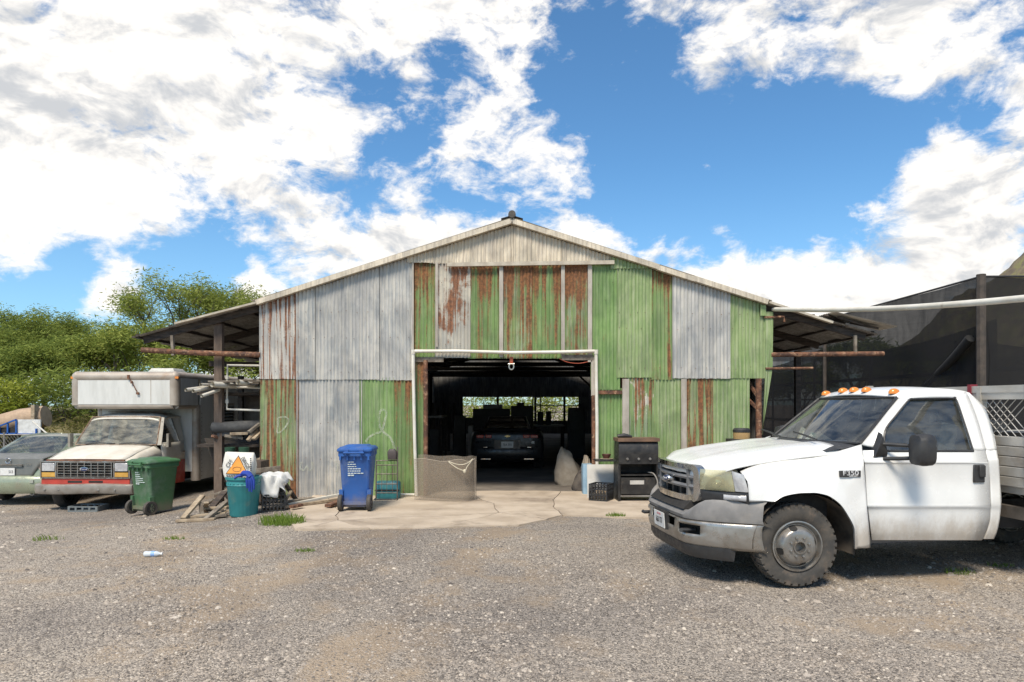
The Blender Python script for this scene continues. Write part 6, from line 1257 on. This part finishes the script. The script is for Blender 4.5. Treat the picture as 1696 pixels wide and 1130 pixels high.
def leaf_mesh(name, centres, spread, per, size, matl, rng, flat=.6, elong=2.2):
    C = np.repeat(np.asarray(centres), per, 0); n = len(C)
    off = rng.normal(size=(n, 3)) * np.asarray(spread)[None] if np.ndim(spread) else rng.normal(size=(n, 3)) * spread
    off[:, 2] *= flat; c = C + off
    u = rng.normal(size=(n, 3)); u[:, 2] *= .55; u /= np.linalg.norm(u, axis=1)[:, None]
    w = np.cross(u, rng.normal(size=(n, 3))); w /= np.linalg.norm(w, axis=1)[:, None]
    s = size * (.6 + .8 * rng.random(n)); u = u * (s * elong)[:, None]; w = w * (s * .5)[:, None]
    q = np.stack([c - u, c - .15 * u + w, c + u, c - .15 * u - w], 1).reshape(-1, 3)
    me = bpy.data.meshes.new(name); me.vertices.add(n * 4); me.vertices.foreach_set('co', q.reshape(-1).astype(np.float32))
    me.loops.add(n * 4); me.loops.foreach_set('vertex_index', np.arange(n * 4, dtype=np.int32)); me.polygons.add(n); me.polygons.foreach_set('loop_start', np.arange(n, dtype=np.int32) * 4); me.update()
    cl = np.repeat(rng.random(len(centres)), per) * .72 + rng.random(n) * .28
    me.attributes.new('tone', 'FLOAT', 'POINT').data.foreach_set('value', np.repeat(cl, 4).astype(np.float32)); me.materials.append(matl); return me
def tree(label, loc, h, rx, seed, matl, per=46, limbs=6, size=.047, trunk_h=.17, group='trees behind the yard', name='tree', clump=.38):
    rd = random.Random(seed); rg = np.random.default_rng(seed); o = thing(name, label, 'tree', loc, 0, group)
    tm = MB(); tips = []
    base = Vector((0, 0, 0)); fork = Vector((rd.uniform(-.3, .3), rd.uniform(-.3, .3), h * trunk_h)); r0 = .035 * h
    tm.tube([base - Vector((0, 0, .3)), base.lerp(fork, .5) + Vector((rd.uniform(-.1, .1), 0, 0)), fork], [r0, r0 * .8, r0 * .7], 8)
    def grow(p, d_, ln, r_, lev):
        q = p + d_ * ln * .5 + Vector((rd.uniform(-.08, .08), rd.uniform(-.08, .08), rd.uniform(-.02, .08))) * ln; e = p + d_ * ln
        tm.tube([p, q, e], [r_, r_ * .78, r_ * .5], 5 if lev else 6)
        if lev == 0: tips.extend([q, e]); return
        if lev <= 2: tips.append(e)
        for _ in range(rd.choice((2, 3))):
            nd_ = (d_ + Vector((rd.uniform(-.8, .8), rd.uniform(-.8, .8), rd.uniform(-.25, .5)))).normalized()
            grow(e, nd_, ln * rd.uniform(.6, .8), r_ * .5, lev - 1)
    for k in range(limbs):
        a = 2 * math.pi * k / limbs + rd.uniform(-.4, .4); sp_ = rd.uniform(.5, 1.0) * rx / h * 1.3
        grow(fork, Vector((math.cos(a) * sp_, math.sin(a) * sp_, .75)).normalized(), h * .27, r0 * .45, 3)
    T = np.array([tuple(p) for p in tips]); top = T[:, 2].max(); T[:, 2] *= 1.0; s_ = (h * .97) / top
    tm.v = [(x, y, z * (s_ if z > h * trunk_h else 1 + (s_ - 1) * max(0, z) / (h * trunk_h))) for x, y, z in tm.v]; T[:, 2] *= s_
    tm.build('trunk', BARK, o)
    c = bpy.data.objects.new('crown', leaf_mesh('crown', T, clump, per, size, matl, rg)); COL.objects.link(c); c.parent = o; return o
def shrub(label, loc, rx, h, seed, matl, n=40, per=60, size=.05, group='shrubs on the bank', name='shrub'):
    rg = np.random.default_rng(seed); rd = random.Random(seed); o = thing(name, label, 'shrub', loc, 0, group)
    a = rg.random(n) * 6.283; rr_ = np.sqrt(rg.random(n)) * rx * .8; z = h * (.25 + .65 * rg.random(n)) * (1 - .5 * (rr_ / rx) ** 2)
    c = bpy.data.objects.new('foliage', leaf_mesh('foliage', np.stack([rr_ * np.cos(a), rr_ * np.sin(a), z], 1), min(rx, h) * .2, per, size, matl, rg, .8)); COL.objects.link(c); c.parent = o
    st = MB()
    for k in range(5): st.tube([(0, 0, -.2), (rx * .3 * math.cos(k * 1.3), rx * .3 * math.sin(k * 1.3), h * .4), (rx * .6 * math.cos(k * 1.3), rx * .6 * math.sin(k * 1.3), h * .75)], [.03, .02, .01], 4)
    st.build('stems', BARK, o); return o
def tloc(px, Y): x = (px - CX) * Y / FPX; return (x, Y, bank(x, Y) if x < -8.5 else -.3)
def th(py, Y, loc): return EYE + (HY - py) * Y / FPX - loc[2]
for lab, px, py, Y, rx, seed, ml, per in (
    ('tall airy tree with visible limbs rising left of the barn roof', 285, 458, 38, 3.6, 11, LEAF_A, 46), ('airy tree close behind the lean-to eave', 375, 470, 40, 2.8, 12, LEAF_A, 46), ('broad dense tree at the far left edge', 10, 540, 40, 3.2, 13, LEAF_B, 78), ('dark dense tree above the green sedan', 75, 512, 42, 3.0, 14, LEAF_B, 70),
    ('bushy tree between the sedan and the van box', 140, 555, 37, 2.6, 15, LEAF_B, 78), ('fresh green tree behind the box of the van', 215, 535, 35, 2.6, 16, LEAF_A, 70), ('low spreading tree under the lean-to eave', 330, 560, 34, 2.6, 17, LEAF_A, 70), ('leafy tree seen through the lean-to posts', 405, 570, 36, 2.6, 18, LEAF_B, 70), ('far tree filling the gap left of the tall airy tree', 185, 560, 50, 3.4, 19, LEAF_B, 78), ('dense tree just beyond the left edge of the yard', -75, 548, 41, 3.0, 21, LEAF_B, 70), ('low dark tree at far left behind the trailer', 30, 575, 33, 2.6, 20, LEAF_B, 78)):
    l_ = tloc(px, Y); tree(lab, l_, th(py, Y, l_), rx, seed, ml, per)
for lab, px, py, Y, rx, seed, ml in (('bright yellow-green shrub at the left edge', 15, 618, 29, 1.0, 31, LEAF_C), ('yellow-green shrub top showing over the van roof', 205, 602, 28, .9, 32, LEAF_C), ('dark shrub behind the blue trailer', 60, 598, 31, 1.7, 33, LEAF_B), ('dark shrub left of the van box', 110, 600, 30, 1.6, 34, LEAF_B), ('green shrub behind the van at the lean-to', 300, 612, 29, 1.6, 35, LEAF_A), ('green shrub right of the lean-to post', 400, 605, 30, 1.6, 36, LEAF_A), ('dark shrub at the far left foot of the trees', -25, 605, 32, 1.6, 37, LEAF_B), ('dark shrub between van and post', 340, 640, 27, 1.4, 38, LEAF_B), ('low shrub filling the gap beside the barn', 425, 640, 27, 1.3, 39, LEAF_B), ('wide shrub behind the van roof', 240, 598, 31, 1.8, 40, LEAF_B), ('leafy shrub under the dark dense tree', 160, 600, 32, 1.9, 41, LEAF_A)):
    l_ = tloc(px, Y); shrub(lab, l_, rx, th(py, Y, l_), seed, ml)
rd = random.Random(6); rg = np.random.default_rng(6); cs = []
for _ in range(420):
    x, y = rd.uniform(-26, -9), rd.uniform(22, 31); cs.append((x, y, bank(x, y) + rd.uniform(.02, .32)))
ob = bpy.data.objects.new('dry_brush', leaf_mesh('dry_brush', cs, .22, 50, .05, LEAF_D, rg, .6, 2.6)); COL.objects.link(ob); tag(ob, 'dry tan and green brush covering the bank behind the cars', 'brush', kind='stuff')
# greenery seen through the barn's back opening
for k, (x, h, ml) in enumerate(((-4.5, 2.9, LEAF_A), (-2.2, 3.4, LEAF_A), (.3, 3.0, LEAF_B), (2.6, 3.3, LEAF_A), (5.0, 3.2, LEAF_A), (7.4, 3.4, LEAF_B))):
    shrub(('leftmost', 'second', 'third', 'fourth', 'fifth', 'rightmost')[k] + ' of the green shrubs seen through the back of the barn', (x, 47 + (k % 2), 0), 1.7, h, 60 + k, ml, 30, 60, .06, 'shrubs behind the barn')
# weeds in the gravel
def weed(label, p, s_, n, seed):
    rg = np.random.default_rng(seed); rd = random.Random(seed); o = thing('weed', label, 'weed', p, 0, 'weeds in the gravel'); mb = MB()
    for _ in range(n):
        a, r_ = rd.uniform(0, 6.283), rd.random() ** .6 * s_; x, y = r_ * math.cos(a), r_ * math.sin(a) * .6; hh = rd.uniform(.3, 1) * s_ * .42; dx, dy = rd.uniform(-.4, .4) * hh, rd.uniform(-.4, .4) * hh
        mb.add([(x - .004, y, 0), (x + .004, y, 0), (x + dx * .6, y + dy * .6, hh * .7), (x + dx * 1.3, y + dy, hh)], [(0, 1, 2), (0, 2, 3)])
    me = mb.mesh('blades', LEAF_W, 0); nv = len(me.vertices); me.attributes.new('tone', 'FLOAT', 'POINT').data.foreach_set('value', np.repeat(rg.random(nv // 4), 4).astype(np.float32))
    b_ = bpy.data.objects.new('blades', me); COL.objects.link(b_); b_.parent = o
for k, (lab, px, py, s_, n) in enumerate((('grassy weed clump left of the concrete apron', 467, 868, .34, 520), ('tall thin weed before the black crates', 470, 858, .25, 78), ('small weed tuft on the gravel left of the apron', 505, 913, .12, 90), ('weed tuft at the apron edge by the truck bumper', 1020, 855, .16, 160), ('small weed by the timber heap', 288, 893, .14, 78), ('small weed under the truck near the rear', 1592, 950, .16, 78), ('sparse weeds at the left edge of the gravel', 80, 895, .22, 78), ('small weed under the truck at far right', 1660, 938, .14, 50))):
    p = gnd(px, py); weed(lab, p, s_, n, 80 + k)
# wire fence and blue trailer at far left
fn_ = thing('wire_fence', 'low chain-link fence behind the green sedan', 'fence', (-17.5, 20.0, -.5)); fm = MB()
for k in range(70):
    x_ = k * .10
    for sg in (0, 1): fm.tube([(x_ + (1.3 * (1 - sg)) * .8, 0, 0), (x_ + 1.3 * sg * .8, 0, 1.3)], .006, 3, False)
fm.build('chain_link', STEEL, fn_); fp = MB()
for k in range(4): MB().tube([(k * 2.6, .02, -.1), (k * 2.6, .02, 1.4)], .03, 8).build('fence_post', STEEL, fn_)
MB().tube([(0, .02, 1.33), (8, .02, 1.33)], .02, 6).build('top_rail', STEEL, fn_)
YT = 25.0; tl_ = thing('trailer', 'blue framed trailer with a white tailboard parked on the bank at left', 'trailer', (at(35, 0, YT).x, YT, bank(at(35, 0, YT).x, YT))); o_ = Vector(tl_.location); tp_ = lambda px, py, y=0: at(px, py, YT) - o_ + Vector((0, y, 0))
BLU = pm('blue frame paint', (.015, .10, .38), (.012, .08, .3), .5)
MB().bb(tp_(28, 718), tp_(67, 695, .05)).build('tailboard', pm('white tailboard', (.68, .68, .66)), tl_)
bl = MB()
for p, q in (((-40, 720), (28, 718)), ((28, 718), (28, 695)), ((28, 695), (0, 706)), ((0, 706), (-40, 708)), ((14, 720), (14, 700)), ((0, 720), (0, 706)), ((30, 719), (66, 719.5)), ((61, 718), (61, 710))): bl.bar(tp_(*p, -.03), tp_(*q, -.03), .05)
bl.build('frame', BLU, tl_); MB().bb(tp_(-40, 719, .02), tp_(27, 709, 1.5)).build('bed', DARK, tl_)
MB().tube([tp_(-30, 706, .6), tp_(15, 696, .7), tp_(52, 690, .8)], [.35, .42, .40], 14).build('tank', pm('tan tank', (.42, .30, .20), (.34, .24, .16), .7), tl_); MB().bb(tp_(43, 696, .25), tp_(49, 671, .5)).build('upright_board', WOOD_T, tl_)
for x_ in (5, 55): MB().lathe([(.12, -.08), (.3, -.1), (.33, 0), (.3, .1), (.12, .08)], 20, (tp_(x_, 700).x, .8, .33), 'Y').build('wheel', RUBBER, tl_)
MB().bar(tp_(66, 718, .3), (tp_(66, 718).x, .3, 0), .06).bar(tp_(20, 718, .3), (tp_(20, 718).x, .3, 0), .06).build('stand', STEEL, tl_)
tag(MB().tube([at(54, 698, YT - .2), at(75, 716, 22), at(87, 725, 20)], .025, 6).build('mooring_rope', PVC), 'pale rope slanting down from the trailer towards the sedan', 'rope')
# rocky hill beyond the shade house
HILLM = pm('rocky hill', (.20, .16, .09), (.11, .085, .06), .95, 0, .22, bump=1.0, bscale=.9, dirt=(.19, .175, .07), dirt_amt=(.46, .6), dscale=.30)
def hillz(x, y):
    d_ = max(0.0, 74 * (1 - math.hypot(x - 190, (y - 210) * 1.1) / 88))
    return -1 + d_ + (1.6 * math.sin(x * .11 + y * .05) + 1.5 * math.sin(x * .23 - y * .17) + 1.2 * math.sin(x * .6 + y * .37)) * min(1, d_ / 15)
tag(MB().grid(lambda x, y: (x, y, hillz(x, y)), [96 + 2.5 * k for k in range(76)], [126 + 3 * k for k in range(58)]).build('hill', HILLM, ang=60), kind='structure')
for k in range(9):
    x, y = 30 + k * 9.0, 70 + (k * 7) % 23; tree(('first', 'second', 'third', 'fourth', 'fifth', 'sixth', 'seventh', 'eighth', 'ninth')[k] + ' from the left of the dim trees beyond the shade house', (x, y, -.3), 6 + (k * 3) % 4 + k * .5, 3.2, 100 + k, LEAF_B, 26, 5, .13, group='trees beyond the shade house', clump=.6)
